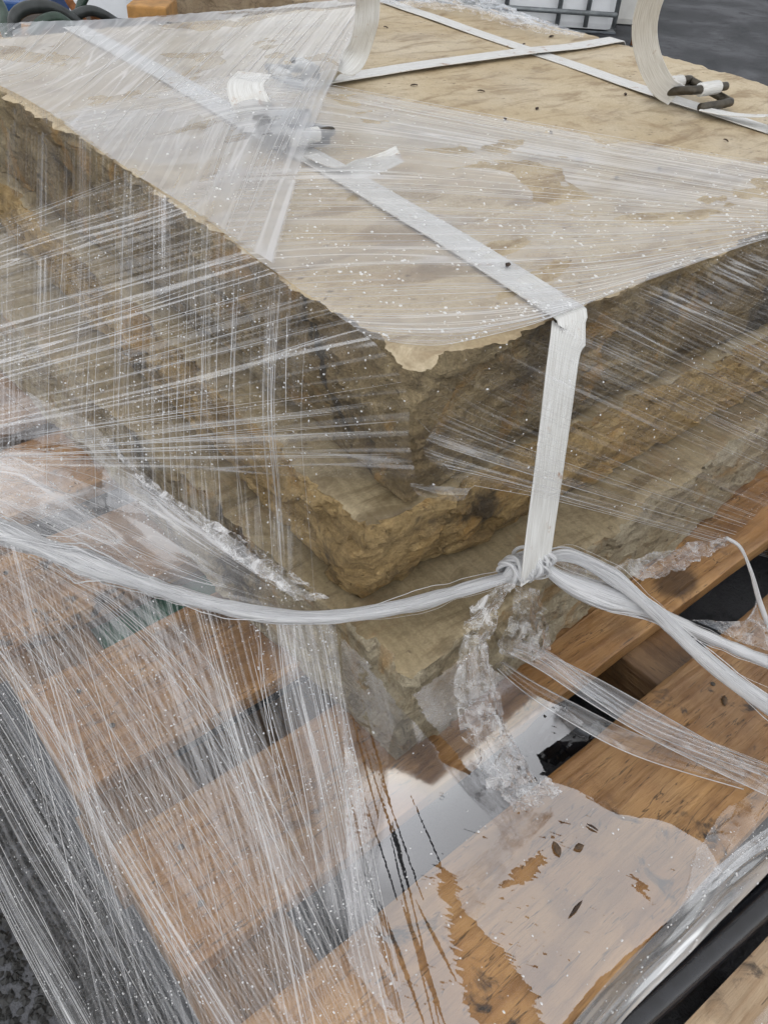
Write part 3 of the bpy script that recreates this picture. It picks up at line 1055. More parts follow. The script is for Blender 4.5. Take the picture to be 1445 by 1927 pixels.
# cross strap
b3 = empty('strap', tuple(az(900, 110, topz)))
tag(b3, 'white strap crossing over the other strap towards the back edge', 'strap')
lineC = [az(560, 158, topz + .004), az(640, 146, topz + .004), az(800, 122, topz + .003), az(975, 98, topz + .0045), az(1080, 86, topz + .003), az(1160, 74, topz + .001)]
Q = wavy(lineC, 60, 3)
TC = np.gradient(Q, axis=0).mean(0); TC /= np.linalg.norm(TC)
acc = np.cross(TC, [0, 0, 1]); acc /= np.linalg.norm(acc)
eC = Q[-1]
Q = np.vstack([Q, [eC + np.array([.012, 0, -.012]), eC + np.array([.014, 0, -.06]), eC + np.array([.01, 0, -.12])]])
V, F, UV = ribbon(Q, acc, SW)
mesh_obj('band', V, F, M['strap'], b3, uv=UV)
p0 = az(600, 150, topz + .01)
tl_ = [p0, ax(640, 138, p0[0] + .03), ax(672, 100, p0[0] + .05), ax(688, 50, p0[0] + .05), ax(692, 0, p0[0] + .045), ax(690, -60, p0[0] + .02)]
Q, _ = resample(tl_, 44)
V, F, UV = ribbon(Q, np.array([.62, -.5, .5]), SW * .95)
mesh_obj('tail', V, F, M['strap'], b3, uv=UV)


# ================================================================== WIRE BUCKLES
def buckle(px, py, along, across, label, scale=1.0):
    base = az(px, py, topz + .004)
    o = empty('wire_buckle', tuple(base))
    tag(o, label, 'buckle', 'wire buckles on the straps')
    al = np.array(along); ac = np.array(across); up = np.array([0, 0, 1.0])
    s = scale

    def P(a, c, h): return base + al * a * s + ac * c * s + up * h * s
    # one bent wire: two long loops lying one over the other
    pts = [P(-.030, .026, .010), P(-.030, -.020, .012), P(-.024, -.027, .010), P(.022, -.027, .0035), P(.028, -.022, .003), P(.028, .024, .003)]
    pts2 = [P(.014, -.030, .015), P(.014, .022, .016), P(.008, .028, .015), P(-.022, .028, .006), P(-.028, .023, .004), P(-.028, -.024, .004)]
    for pp in (pts, pts2):
        Q, _ = resample(pp, 60)
        V, F, UV = tube(Q, .0044 * s, 12)
        mesh_obj('wire', V, F, M['buckle'], o)
    # strap wraps round two of the bars
    for (a, h, c0, c1) in ((-.030, .011, -.012, .020), (.014, .0155, -.016, .014)):
        V, F, UV = tube([P(a, c, h) for c in np.linspace(c0, c1, 26)], .0066 * s, 16,
                        prof=lambda an, L: 1.0 + .05 * math.sin(L * 2200))
        mesh_obj('strap_wrap', V, F, M['strap'], o, uv=UV)
    return o


buckle(545, 262, -TA, acr, 'dark wire buckle under film on the near strap', 1.2)
buckle(1303, 190, TB, acb, 'bare dark wire buckle on the far right strap', 1.3)
buckle(560, 148, TC, acc, 'dark wire buckle half hidden under streaky film at the cross strap', 1.0)

# ================================================================== STRETCH FILM
def film_patch(name, rows, nu, nv, mat, parent, seed, amp=.002, freq=40, low=3., drops=0, dr=(.0005, .0013), strands=0, face=(0, 0, 1),
               st_r=(.0002, .0006), fade=(.02, .02, 0, 0), dropname='droplets', strand_len=(.2, .9)):
    G, uv = patch_grid(rows, nu, nv)
    face = np.array(face, float)
    G, n = pleat(G, uv, amp, freq, seed, low, face)
    V = G.reshape(-1, 3)
    F = grid_faces(nu, nv)
    o = mesh_obj(name, V, F, mat, parent, uv=uv.reshape(-1, 2))
    uu = np.linspace(0, 1, nu)[:, None]; vv = np.linspace(0, 1, nv)[None]
    gq = np.ones((nu, nv))
    for x_, f_ in ((uu, fade[0]), (1 - uu, fade[1]), (vv, fade[2]), (1 - vv, fade[3])):
        if f_ > 0: gq = gq * np.clip(x_ / f_, 0, 1)
    a_ = o.data.attributes.new('gain', 'FLOAT', 'POINT')
    a_.data.foreach_set('value', gq.ravel().astype(np.float32))
    rs = np.random.RandomState(seed + 100)
    if drops:
        add_drops(o, G, n, drops, dr, rs, dropname)
    if strands:
        parts = []
        for _ in range(strands):
            i = rs.randint(1, nu - 1)
            ln = rs.uniform(*strand_len)
            a = rs.uniform(0, max(0.001, 1 - ln)); b = min(1, a + ln)
            j = np.linspace(a, b, 26) * (nv - 1)
            drift = rs.uniform(-1, 1) * nu * .02
            ii = np.clip(i + drift * np.linspace(0, 1, 26), 0, nu - 1.001)
            i0 = ii.astype(int); fi = (ii - i0)[:, None]
            j0 = np.clip(j.astype(int), 0, nv - 2); f = (j - j0)[:, None]
            def g(a_):
                return (a_[i0, j0] * (1 - f) + a_[i0, j0 + 1] * f) * (1 - fi) + (a_[np.minimum(i0 + 1, nu - 1), j0] * (1 - f) + a_[np.minimum(i0 + 1, nu - 1), j0 + 1] * f) * fi
            p = g(G) + g(n) * .0006
            r = .55 * rs.uniform(*st_r) * np.sin(np.linspace(.08, math.pi - .08, 26)) ** .5
            parts.append(tube(p, r, 5))
        V, F, UV = merge(parts)
        s = mesh_obj('film_strands', V, F, M['strand'], o, uv=UV)
        s['kind'] = 'stuff'
    return o


def drop_mesh(C, N, R, rs):
    """low domes at C with normals N, radii R"""
    n = len(C)
    a = np.where(np.abs(N[:, 2:3]) < .9, [[0, 0, 1.0]], [[1.0, 0, 0]])
    T = np.cross(N, a); T /= np.linalg.norm(T, axis=1, keepdims=True)
    B = np.cross(N, T)
    k = 7
    an = np.linspace(0, 2 * math.pi, k, endpoint=False)
    V = []
    el = rs.uniform(.8, 1.35, n)
    for (rr, hh) in ((1.0, 0.0), (.78, .45)):
        for q in an:
            V.append(C + (T * (math.cos(q) * rr * el)[:, None] * R[:, None] if False else T * (math.cos(q) * rr * el * R)[:, None]) + B * (math.sin(q) * rr / el * R)[:, None] + N * (hh * R)[:, None])
    V.append(C + N * (.62 * R)[:, None])
    V = np.stack(V, 1)                       # (n, 2k+1, 3)
    m = 2 * k + 1
    f = []
    for i in range(k):
        i2 = (i + 1) % k
        f += [(i, i2, k + i2), (i, k + i2, k + i), (k + i, k + i2, 2 * k)]
    f = np.array(f)
    F = (np.arange(n)[:, None, None] * m + f[None]).reshape(-1, 3)
    return V.reshape(-1, 3), F


def add_drops(o, G, n, count, dr, rs, name='droplets'):
    nu, nv = G.shape[:2]
    # clustered scatter
    ii = rs.uniform(0, nu - 1.01, count * 3); jj = rs.uniform(0, nv - 1.01, count * 3)
    cl = vnoise(np.stack([ii / nu * 9, jj / nv * 9, ii * 0], 1), 77) + rs.uniform(-1, 1, len(ii))
    keep = np.argsort(-cl)[:count]
    ii, jj = ii[keep], jj[keep]
    i0, j0 = ii.astype(int), jj.astype(int)
    fi, fj = (ii - i0)[:, None], (jj - j0)[:, None]
    def g(a):
        return (a[i0, j0] * (1 - fj) + a[i0, j0 + 1] * fj) * (1 - fi) + (a[i0 + 1, j0] * (1 - fj) + a[i0 + 1, j0 + 1] * fj) * fi
    C = g(G); N = g(n); N /= np.linalg.norm(N, axis=1, keepdims=True)
    R = dr[0] + (dr[1] - dr[0]) * rs.uniform(0, 1, len(C)) ** 3.2
    V, F = drop_mesh(C + N * .0003, N, R, rs)
    d = mesh_obj(name, V, F, M['drop'], o)
    d['kind'] = 'stuff'
    return d


T = Z1 + .006
# ---- upper wrap: over the top and round the near corner
wrap = empty('stretch_wrap', (0.0, 0.0, Z4))
tag(wrap, 'streaky clear stretch film wrapped over the top slab and its sides', 'plastic film')
# band from the back corner fanning to the left edge
film_patch('back_sheet', [
    [az(-60, 45, T), az(-120, 90, T), az(-200, 160, T)],
    [az(150, 40, T), az(60, 120, T), az(-40, 150, T)],
    [az(330, 28, T), az(200, 130, T), az(100, 216, T)],
    [az(500, 14, T + .004), az(350, 160, T + .004), az(240, 318, T)],
    [az(620, 2, T + .012), az(470, 180, T + .02), az(375, 402, T)],
    [az(690, -10, T + .02), az(560, 190, T + .028), az(450, 455, T)],
    [az(712, -14, T + .02), az(612, 190, T + .022), az(518, 500, T)]],
    260, 60, M['film_back'], wrap, 31, amp=.0016, freq=34, low=2.0, drops=900, dr=(.0004, .0017), strands=60, st_r=(.0002, .0009))
# band across the top from left edge to right edge
film_patch('top_sheet', [
    [az(95, 214, T), az(300, 172, T + .006), az(480, 138, T + .05), az(640, 165, T + .012), az(1000, 232, T + .002), az(1520, 322, T)],
    [az(170, 270, T), az(350, 235, T + .004), az(500, 205, T + .03), az(700, 225, T + .006), az(1050, 285, T), az(1520, 362, T)],
    [az(240, 320, T), az(400, 300, T), az(560, 285, T + .018), az(760, 292, T + .012), az(1100, 335, T), az(1520, 395, T)],
    [az(370, 402, T), az(520, 395, T), az(700, 395, T + .002), az(900, 400, T), az(1150, 410, T), az(1520, 415, T)],
    [az(500, 500, T), az(650, 492, T), az(800, 490, T + .001), az(950, 488, T), az(1200, 470, T), az(1520, 424, T)],
    [az(600, 570, T), az(720, 570, T), az(850, 566, T), az(980, 560, T), az(1130, 540, T), az(1380, 470, T)],
    [az(700, 640, T), az(770, 650, T), az(840, 650, T), az(930, 630, T), az(1010, 608, T), az(1100, 572, T)]],
    300, 110, M['film_top'], wrap, 35, amp=.0010, freq=26, low=2.0, drops=2300, dr=(.0003, .0016), strands=42, st_r=(.0002, .0007))
# left face: film hanging straight down
film_patch('side_sheet', [
    [az(-60, 120, T), ax(-60, 420, -.03), az(-60, 700, .33), az(-70, 900, .27)],
    [az(100, 217, T), ax(95, 500, -.04), az(85, 760, .33), az(80, 960, .275)],
    [az(240, 322, T), ax(235, 600, -.05), az(225, 800, .34), az(230, 1010, .28)],
    [az(370, 404, T), ax(365, 700, -.06), az(365, 860, .34), az(380, 1060, .29)],
    [az(500, 502, T), ax(490, 760, -.07), az(500, 940, .34), az(510, 1110, .30)],
    [az(600, 574, T), ax(590, 800, -.075), az(600, 980, .345), az(610, 1135, .305)]],
    320, 80, M['film_side'], wrap, 41, amp=.0022, freq=46, low=2.4, drops=900, dr=(.0003, .0010), strands=50, face=(-1, 0, .3), st_r=(.00015, .0005), fade=(.01, .35, 0, .12))
# left face: fan gathered from the near corner
def fanrow(a, b, za, zb):
    return [az(a[0], a[1], za), az((a[0] + b[0]) / 2, (a[1] + b[1]) / 2, za * .45 + zb * .55), az(b[0], b[1], zb)]


film_patch('fan_sheet', [
    fanrow((240, 322), (-60, 425), T + .002, .44), fanrow((430, 452), (-60, 600), T + .002, .40),
    fanrow((560, 545), (-60, 722), T + .002, .36), fanrow((700, 640), (-60, 806), T + .002, .33),
    fanrow((765, 735), (-60, 846), Z1 - .02, .315), fanrow((770, 830), (-60, 860), .445, .305),
    fanrow((785, 906), (-60, 872), .41, .30)],
    320, 90, M['film_fan'], wrap, 47, amp=.0016, freq=44, low=2.0, drops=900, dr=(.0003, .0010), strands=44, face=(-1, -.2, .4), st_r=(.00015, .0006))
# right face: fan round the corner to the right
film_patch('right_sheet', [
    [az(1470, 428, T), ay(1560, 470, -.03), ay(1700, 540, -.06)],
    [az(1330, 490, T), ay(1450, 550, -.03), ay(1700, 665, -.07)],
    [az(1200, 534, T), ay(1380, 615, -.04), ay(1700, 770, -.08)],
    [az(1090, 575, T), ay(1330, 690, -.05), ay(1700, 870, -.09)],
    [az(960, 630, T), ay(1250, 760, -.06), ay(1700, 965, -.10)],
    [az(850, 682, T), ay(1200, 850, -.07), ay(1700, 1060, -.11)],
    [az(765, 735, Z1 - .02), ay(820, 765, -.012), ay(1150, 900, -.075), ay(1700, 1085, -.115)],
    [az(770, 830, .445), ay(830, 860, -.025), ay(1100, 940, -.08), ay(1700, 1105, -.12)],
    [az(785, 906, .41), ay(900, 940, -.055), ay(1150, 970, -.085), ay(1700, 1120, -.12)]],
    340, 80, M['film_fan'], wrap, 53, amp=.0016, freq=40, low=2.2, drops=1000, dr=(.0003, .0010), strands=44, face=(0, -1, .3), st_r=(.0002, .0006), fade=(.02, .02, .06, 0))

def back_roll():
    ragged([[az(740, -22, T), az(900, -4, T + .004), az(1010, 34, T + .004), az(1100, 66, T)],
            [az(720, -10, T + .006), az(880, 12, T + .012), az(990, 44, T + .010), az(1095, 68, T + .002)],
            [az(700, 4, T), az(870, 24, T + .003), az(975, 54, T + .002), az(1085, 70, T)]], 30, 80, 'back_roll', wrap, M['crumple'], 17, .003, 50, drops=60)


# ---- twisted film rope with knot
rope = empty('film_rope', tuple(az(640, 1163, .31)))
tag(rope, 'twisted white film rope sagging across the stack and knotted at the strap', 'film rope')


def rope_mesh(path, r0, r1, strands, seed, name, parent, twist=26., n=150, core=True, flat=1.0, mat=None):
    Q, L = resample(path, n)
    t = np.linspace(0, 1, n)
    rs = np.random.RandomState(seed)
    r = np.interp(t, np.linspace(0, 1, len(r0)) if np.ndim(r0) else [0, 1], r0 if np.ndim(r0) else [r0, r1])
    parts = []
    Tn = np.gradient(Q, axis=0); Tn /= np.linalg.norm(Tn, axis=1, keepdims=True)
    side = np.cross(Tn, [0, 0, 1.0]); side /= np.linalg.norm(side, axis=1, keepdims=True)
    upv = np.cross(side, Tn)
    s = t * L
    r = r * (.94 + .24 * vnoise(np.stack([s * 17, s * 0, s * 0 + seed], 1), seed) + .10 * vnoise(np.stack([s * 70, s * 0, s * 0 + seed], 1), seed + 1))
    if core:
        ph = rs.uniform(0, 6, 5)
        parts.append(tube(Q, r * .9, 26, twist=twist, prof=lambda an, l: 1 + .07 * math.sin(an * 2 + ph[0] + l * 15) + .03 * math.sin(an * 5 + ph[1] + l * 20)))
    for k in range(strands):
        a0 = rs.uniform(0, 2 * math.pi)
        tw = twist * rs.uniform(.7, 1.25)
        rr = r * rs.uniform(.62, .98)
        if k % 6 == 0: rr = rr * (1 + 1.3 * np.clip(vnoise(np.stack([s * 12, s * 0, s * 0 + k], 1), seed + k), 0, 1))
        a = a0 + tw * s + .5 * np.sin(s * rs.uniform(8, 30) + a0)
        p = Q + side * (np.cos(a) * rr)[:, None] + upv * (np.sin(a) * rr * flat)[:, None]
        parts.append(tube(p, r * rs.uniform(.02, .075), 5))
    V, F, UV = merge(parts)
    return mesh_obj(name, V, F, mat or M['rope'], parent, uv=UV)


rp = [az(-70, 975, .235), az(60, 1022, .25), az(200, 1072, .268), az(340, 1120, .286), az(470, 1152, .30), az(580, 1162, .308), az(680, 1155, .311), az(780, 1136, .311), az(870, 1110, .311), az(955, 1086, .315)]
rope_mesh(rp, [.0125, .012, .0112, .0098, .0085, .0076, .0068, .0060, .0055], 0, 90, 5, 'twisted_rope', rope, twist=7)
# knot
kc = az(985, 1068, .320)
parts = []
tang = np.array(az(1010, 1058, .32)) - np.array(az(955, 1086, .315)); tang /= np.linalg.norm(tang)
u1 = np.cross(tang, [0, 0, 1.0]); u1 /= np.linalg.norm(u1); u2 = np.cross(u1, tang)
rs = np.random.RandomState(5)
for k in range(26):
    off = rs.uniform(-.014, .018)
    tilt = rs.uniform(-.5, .5) + .35
    r_ = .0125 * math.sqrt(max(.1, 1 - (off / .024) ** 2)) * rs.uniform(.75, 1.05)
    a = np.linspace(0, 2 * math.pi, 30)
    p = kc + np.outer(np.cos(a), u1) * r_ + np.outer(np.sin(a), u2) * r_ + np.outer(np.cos(a) * tilt * r_ + off, tang)
    p += rs.normal(0, .0016, 3) + np.outer(np.sin(a * 2 + k), tang) * .002
    parts.append(tube(p, rs.uniform(.0006, .0024), 6, closed_ends=False))
# solid heart of the knot
parts.append(tube([kc + tang * q for q in (-.02, -.014, -.006, .004, .014, .022)], [.0035, .0075, .0105, .0108, .0085, .006], 14, prof=lambda an, l: 1 + .18 * math.sin(an * 3 + l * 90)))
V, F, UV = merge(parts)
mesh_obj('knot', V, F, M['rope'], rope, uv=UV)
k0 = kc + tang * .014
# two tails running off to the right
t1 = [k0, az(1070, 1046, .322), az(1150, 1085, .315), az(1230, 1150, .30), az(1310, 1225, .28), az(1390, 1290, .26), az(1480, 1350, .245)]
rope_mesh(t1, [.006, .0066, .0074, .0078, .0076, .0072, .007], 0, 70, 8, 'rope_tail', rope, twist=6)
t2 = [k0, az(1060, 1092, .31), az(1130, 1122, .30), az(1210, 1145, .29), az(1290, 1180, .275), az(1370, 1215, .26), az(1480, 1262, .245)]
rope_mesh(t2, [.006, .0085, .0098, .0085, .0062, .0062, .007], 0, 110, 9, 'rope_tail', rope, twist=4, core=True, flat=.6)
G, uv = patch_grid([[az(1000, 1040, 0.318), az(1080, 1060, 0.304), az(1170, 1100, 0.287), az(1260, 1160, 0.271)],
                    [az(1005, 1075, 0.317), az(1080, 1105, 0.304), az(1170, 1130, 0.287), az(1260, 1165, 0.271)]], 30, 60)
G, n_ = pleat(G, uv, .002, 60, 3, 8.)
mesh_obj('webbing', G.reshape(-1, 3), grid_faces(30, 60), M['crumple'], rope, uv=uv.reshape(-1, 2))
# torn veil rising to a thin drawn thread at the right
def ragged(rows, nu, nv, name, parent, mat, seed, crumple=.004, f=60, edge=.006, edges='u', drops=0):
    """thin sharp-creased film: planar facets of uneven size"""
    G, uv = patch_grid(rows, nu, nv)
    n = grid_normals(G)
    cs = 1.6 / f
    uu_, vv_ = uv[..., 0].ravel(), uv[..., 1].ravel()
    h = (facets(uu_ + .3, vv_ * .6, cs, seed, 1.6) * .7 + facets(uu_ + .7, vv_ * .6, cs * .45, seed + 9, 1.5) * .35).reshape(nu, nv)
    h += .5 * fbm(np.stack([uu_ * f * .5, vv_ * f * .5, uu_ * 0], 1), 2, seed).reshape(nu, nv)
    G2 = G + n * (h * crumple)[..., None]
    # ragged rims: first and last rows wander
    du = np.gradient(G, axis=0) ; du /= np.linalg.norm(du, axis=2, keepdims=True) + 1e-9
    wv = fbm(np.stack([uv[0, :, 1] * 90, uv[0, :, 1] * 0, uv[0, :, 1] * 0 + seed], 1), 4, seed, .6)
    wv2 = fbm(np.stack([uv[0, :, 1] * 90, uv[0, :, 1] * 0 + 9, uv[0, :, 1] * 0 + seed], 1), 4, seed + 1, .6)
    t = np.linspace(0, 1, nu)[:, None]
    G2 = G2 + du * ((1 - t) ** 4 * wv[None] * edge + t ** 4 * wv2[None] * edge)[..., None]
    o = mesh_obj(name, G2.reshape(-1, 3), grid_faces(nu, nv), mat, parent, uv=uv.reshape(-1, 2), smooth=True)
    try:
        o.data.set_sharp_from_angle(angle=math.radians(14))
    except Exception:
        pass
    if drops:
        nn = n * np.where(n[..., 2:3] < 0, -1, 1)
        add_drops(o, G2, nn, drops, (.0004, .0009), np.random.RandomState(seed))
    return o


back_roll()
ragged([[az(1150, 1068, 0.291), az(1230, 1040, 0.277), az(1300, 1024, 0.264), az(1370, 1014, 0.251)],
        [az(1175, 1075, 0.286), az(1240, 1060, 0.275), az(1310, 1040, 0.262), az(1375, 1018, 0.251)],
        [az(1205, 1090, 0.281), az(1250, 1085, 0.273), az(1310, 1055, 0.262), az(1380, 1022, 0.250)]], 34, 80, 'torn_veil', rope, M['crumple'], 12, .003, 70)
th_ = [az(1365, 1012, 0.252), az(1392, 1030, 0.247), az(1412, 1075, 0.244), az(1428, 1130, 0.241), az(1450, 1190, 0.237)]
rope_mesh(th_, [.0018, .0016, .0022, .0024, .002], 0, 5, 14, 'drawn_thread', rope, twist=20, n=60)
ragged([[az(1425, 1120, 0.241), az(1430, 1160, 0.241), az(1470, 1190, 0.235)],
        [az(1405, 1165, 0.245), az(1395, 1185, 0.247), az(1480, 1235, 0.235)],
        [az(1300, 1165, 0.264), az(1370, 1195, 0.251), az(1480, 1250, 0.235)]], 40, 40, 'torn_veil', rope, M['crumple'], 15, .003, 60)

# crumpled rags hanging below the knot
rag = empty('torn_film', tuple(az(960, 1110, .30)))
tag(rag, 'crumpled shreds of torn clear film hanging from the knot onto the deck', 'torn film')
ragged([[ay(935, 1095, -.088), ay(885, 1150, -.095), ay(870, 1195, -.10)],
        [ay(955, 1098, -.092), ay(905, 1160, -.10), ay(890, 1205, -.105)],
        [ay(975, 1102, -.09), ay(935, 1150, -.098), ay(915, 1200, -.104)]], 34, 50, 'shred', rag, M['crumple_dense'], 21, .004, 80)
ragged([[ay(965, 1105, -.09), ay(962, 1150, -.094), ay(945, 1200, -.10), ay(940, 1230, -.105)],
        [ay(990, 1105, -.094), ay(990, 1160, -.10), ay(985, 1205, -.108), ay(980, 1240, -.11)],
        [ay(1015, 1110, -.09), ay(1025, 1160, -.096), ay(1032, 1200, -.102), ay(1025, 1235, -.108)]], 40, 60, 'shred', rag, M['crumple'], 22, .004, 70)
ragged([[ay(870, 1195, -.10), ay(850, 1290, -.12), ay(880, 1400, -.15), ay(930, 1490, -.19)],
        [ay(890, 1195, -.105), ay(895, 1290, -.128), ay(920, 1390, -.16), ay(965, 1480, -.2)],
        [ay(915, 1195, -.10), ay(935, 1280, -.12), ay(965, 1380, -.15), ay(1015, 1470, -.19)]], 50, 110, 'shred', rag, M['crumple'], 23, .005, 60, drops=30)
ragged([[az(930, 1480, .185), az(980, 1475, .20), az(1030, 1470, .19)],
        [az(950, 1500, .19), az(990, 1492, .215), az(1055, 1490, .185)],
        [az(965, 1535, .17), az(1010, 1515, .195), az(1045, 1500, .175)]], 40, 50, 'shred', rag, M['crumple_dense'], 24, .006, 80)
# long thin stretched strips running from the rag to the right
for i, (pts, wd_, sd) in enumerate((
        ([az(880, 1190, .24), az(1000, 1235, .215), az(1100, 1290, .19), az(1240, 1370, .172), az(1445, 1480, .17)], .0085, 1),
        ([az(890, 1205, .235), az(980, 1280, .205), az(1080, 1340, .185), az(1200, 1400, .172), az(1400, 1470, .168)], .006, 2),
        ([az(900, 1195, .24), az(1010, 1225, .22), az(1120, 1300, .195), az(1230, 1365, .175), az(1460, 1455, .172)], .004, 3))):
    Q, _ = resample(pts, 70)
    T_ = np.gradient(Q, axis=0); sd_ = np.cross(T_, [0, 0, 1.]); sd_ /= np.linalg.norm(sd_, axis=1, keepdims=True)
    tt = np.linspace(0, 1, 70)
    wv = (wd_ * (.35 + 1.2 * np.sin(tt * math.pi) + .9 * tt))[:, None]
    nu = 26
    G = np.stack([Q + sd_ * wv * q + np.array([0, 0, 1]) * (.003 * math.sin(q * 9 + i)) for q in np.linspace(-1, 1, nu)], 0)
    uv = np.stack(np.meshgrid(np.linspace(0, wd_ * 3, nu), np.linspace(0, .5, 70), indexing='ij'), 2)
    st_ = mesh_obj('stretched_strip', G.reshape(-1, 3), grid_faces(nu, 70), M['film_hem'] if i == 1 else M['scrap_clear'], rag, uv=uv.reshape(-1, 2))
    a_ = st_.data.attributes.new('gain', 'FLOAT', 'POINT')
    a_.data.foreach_set('value', np.full(nu * 70, .8, np.float32))
    for q in (-1, 1):
        V, F, UV = tube(Q + sd_ * wv * q + np.array([0, 0, .003 * math.sin(q * 9 + i)]), .0005, 6)
        mesh_obj('rolled_rim', V, F, M['rope'], rag, uv=UV)

# ---- crumpled sheet on the left, above the rope
lc = empty('crumpled_film', tuple(az(300, 950, .30)))
tag(lc, 'crumpled clear film flap lying along the left above the rope', 'plastic film')
ragged([[az(-40, 700, .33), az(60, 745, .325), az(175, 800, .32), az(200, 850, .315)],
        [az(-40, 760, .315), az(60, 790, .31), az(150, 825, .31), az(195, 870, .31)],
        [az(-40, 815, .30), az(60, 830, .30), az(150, 845, .30), az(190, 890, .30)]], 44, 70, 'flap', lc, M['scrap_clear'], 31, .004, 18)
ragged([[az(185, 830, .325), az(195, 880, .325), az(200, 960, .30)],
        [az(215, 865, .32), az(300, 930, .318), az(330, 985, .30)],
        [az(260, 900, .32), az(340, 960, .316), az(430, 1035, .30), az(560, 1130, .30)],
        [az(275, 905, .325), az(350, 955, .322), az(450, 1030, .305), az(590, 1130, .31)]], 60, 90, 'flap', lc, M['scrap_clear'], 33, .004, 20)
ragged([[az(380, 990, .315), az(450, 1060, .312), az(580, 1135, .312)],
        [az(400, 985, .32), az(470, 1045, .318), az(600, 1130, .314)],
        [az(420, 985, .318), az(495, 1040, .316), az(620, 1128, .314)]], 40, 80, 'fold', lc, M['crumple_dense'], 35, .003, 34, drops=30)
ragged([[az(190, 830, .33), az(300, 930, .325), az(420, 1010, .32), az(560, 1130, .312)],
        [az(200, 820, .335), az(312, 925, .328), az(432, 1005, .322), az(572, 1128, .314)]], 14, 110, 'fold', lc, M['crumple_dense'], 37, .0015, 40)
ragged([[az(-20, 860, .28), az(100, 880, .285), az(200, 930, .285)],
        [az(-20, 910, .27), az(90, 935, .275), az(200, 970, .28)],
        [az(-20, 960, .26), az(80, 985, .265), az(230, 1040, .275)]], 50, 60, 'flap', lc, M['scrap_clear'], 39, .006, 20, drops=40)

film_patch('rope_veil', [
    [az(-70, 800, .275), az(60, 880, .28), az(170, 965, .285), az(320, 1085, .29)],
    [az(-70, 900, .26), az(40, 955, .266), az(150, 1015, .272), az(320, 1100, .29)],
    [az(-70, 968, .24), az(60, 1018, .255), az(180, 1062, .268), az(345, 1118, .288)]],
    120, 60, M['film_skirt'], lc, 97, amp=.0014, freq=60, low=2.0, drops=160, dr=(.0004, .0012), strands=24, face=(-.4, -.3, .8), st_r=(.00015, .0005), fade=(.12, .02, 0, .2))

film_patch('lower_flap', [
    [az(-60, 832, .305), az(120, 850, .308), az(240, 890, .312), az(380, 985, .312), az(560, 1125, .312)],
    [az(-60, 890, .285), az(110, 930, .29), az(240, 985, .295), az(390, 1065, .30), az(575, 1145, .308)],
    [az(-60, 962, .25), az(90, 1025, .265), az(230, 1075, .275), az(400, 1130, .292), az(590, 1160, .306)]],
    140, 80, M['film_flap'], lc, 99, amp=.003, freq=24, low=9.0, drops=160, dr=(.0003, .0011), strands=14, face=(-.4, -.3, .8), st_r=(.00015, .0005), fade=(.1, .02, 0, .2))

# ---- skirt below the rope
skirt = empty('film_skirt', (-0.2, 0.0, Z4))
tag(skirt, 'dense white streaked film skirt stretched from the rope over the pallet edge', 'plastic film')


def R3(*p): return np.array(p)


# strands run towards the viewer along the pallet's long side
film_patch('skirt_sheet', [
    [az(-80, 972, .232), az(40, 1017, .246), az(150, 1060, .26), az(250, 1095, .272), az(400, 1230, .255), az(560, 1500, .215), az(760, 1960, .175)],
    [az(-80, 1010, .225), az(20, 1070, .235), az(110, 1150, .235), az(220, 1290, .228), az(420, 1580, .20), az(640, 1960, .175)],
    [az(-80, 1080, .21), az(10, 1190, .205), az(90, 1290, .20), az(180, 1430, .19), az(330, 1680, .178), az(500, 1960, .168)],
    [az(-80, 1200, .185), az(0, 1310, .18), az(80, 1440, .175), az(170, 1600, .17), az(260, 1760, .166), az(370, 1960, .162)],
    [az(-80, 1320, .15), az(-10, 1440, .14), az(60, 1570, .135), az(140, 1710, .13), az(210, 1840, .13), az(275, 1960, .128)],
    [az(-80, 1470, .06), az(-20, 1600, .055), az(30, 1700, .055), az(80, 1790, .055), az(130, 1880, .055), az(175, 1960, .055)],
    [az(-80, 1560, .012), az(-30, 1650, .012), az(10, 1725, .012), az(55, 1815, .012), az(100, 1905, .012), az(130, 1965, .012)]],
    420, 90, M['film_skirt'], skirt, 61, amp=.0022, freq=60, low=1.6, drops=1500, dr=(.0003, .0009), strands=60, face=(-.6, 0, .8), st_r=(.0002, .0006))
# second layer, strands falling more steeply from the rope
film_patch('cross_sheet', [
    [az(-60, 985, .24), az(-20, 1150, .22), az(60, 1400, .19), az(180, 1960, .14)],
    [az(60, 1025, .255), az(110, 1200, .23), az(200, 1500, .192), az(330, 1960, .170)],
    [az(200, 1075, .27), az(260, 1280, .235), az(350, 1580, .197), az(450, 1960, .175)],
    [az(340, 1122, .287), az(400, 1330, .245), az(480, 1600, .20), az(560, 1960, .178)],
    [az(450, 1152, .298), az(500, 1350, .25), az(580, 1620, .203), az(660, 1960, .178)],
    [az(560, 1166, .303), az(600, 1350, .252), az(660, 1620, .205), az(745, 1960, .178)],
    [az(625, 1168, .305), az(660, 1350, .253), az(705, 1620, .206), az(775, 1960, .178)]],
    380, 90, M['film_skirt2'], skirt, 67, amp=.0018, freq=70, low=1.6, drops=800, dr=(.0003, .0009), strands=34, face=(-.4, -.4, .8), st_r=(.0002, .0006))
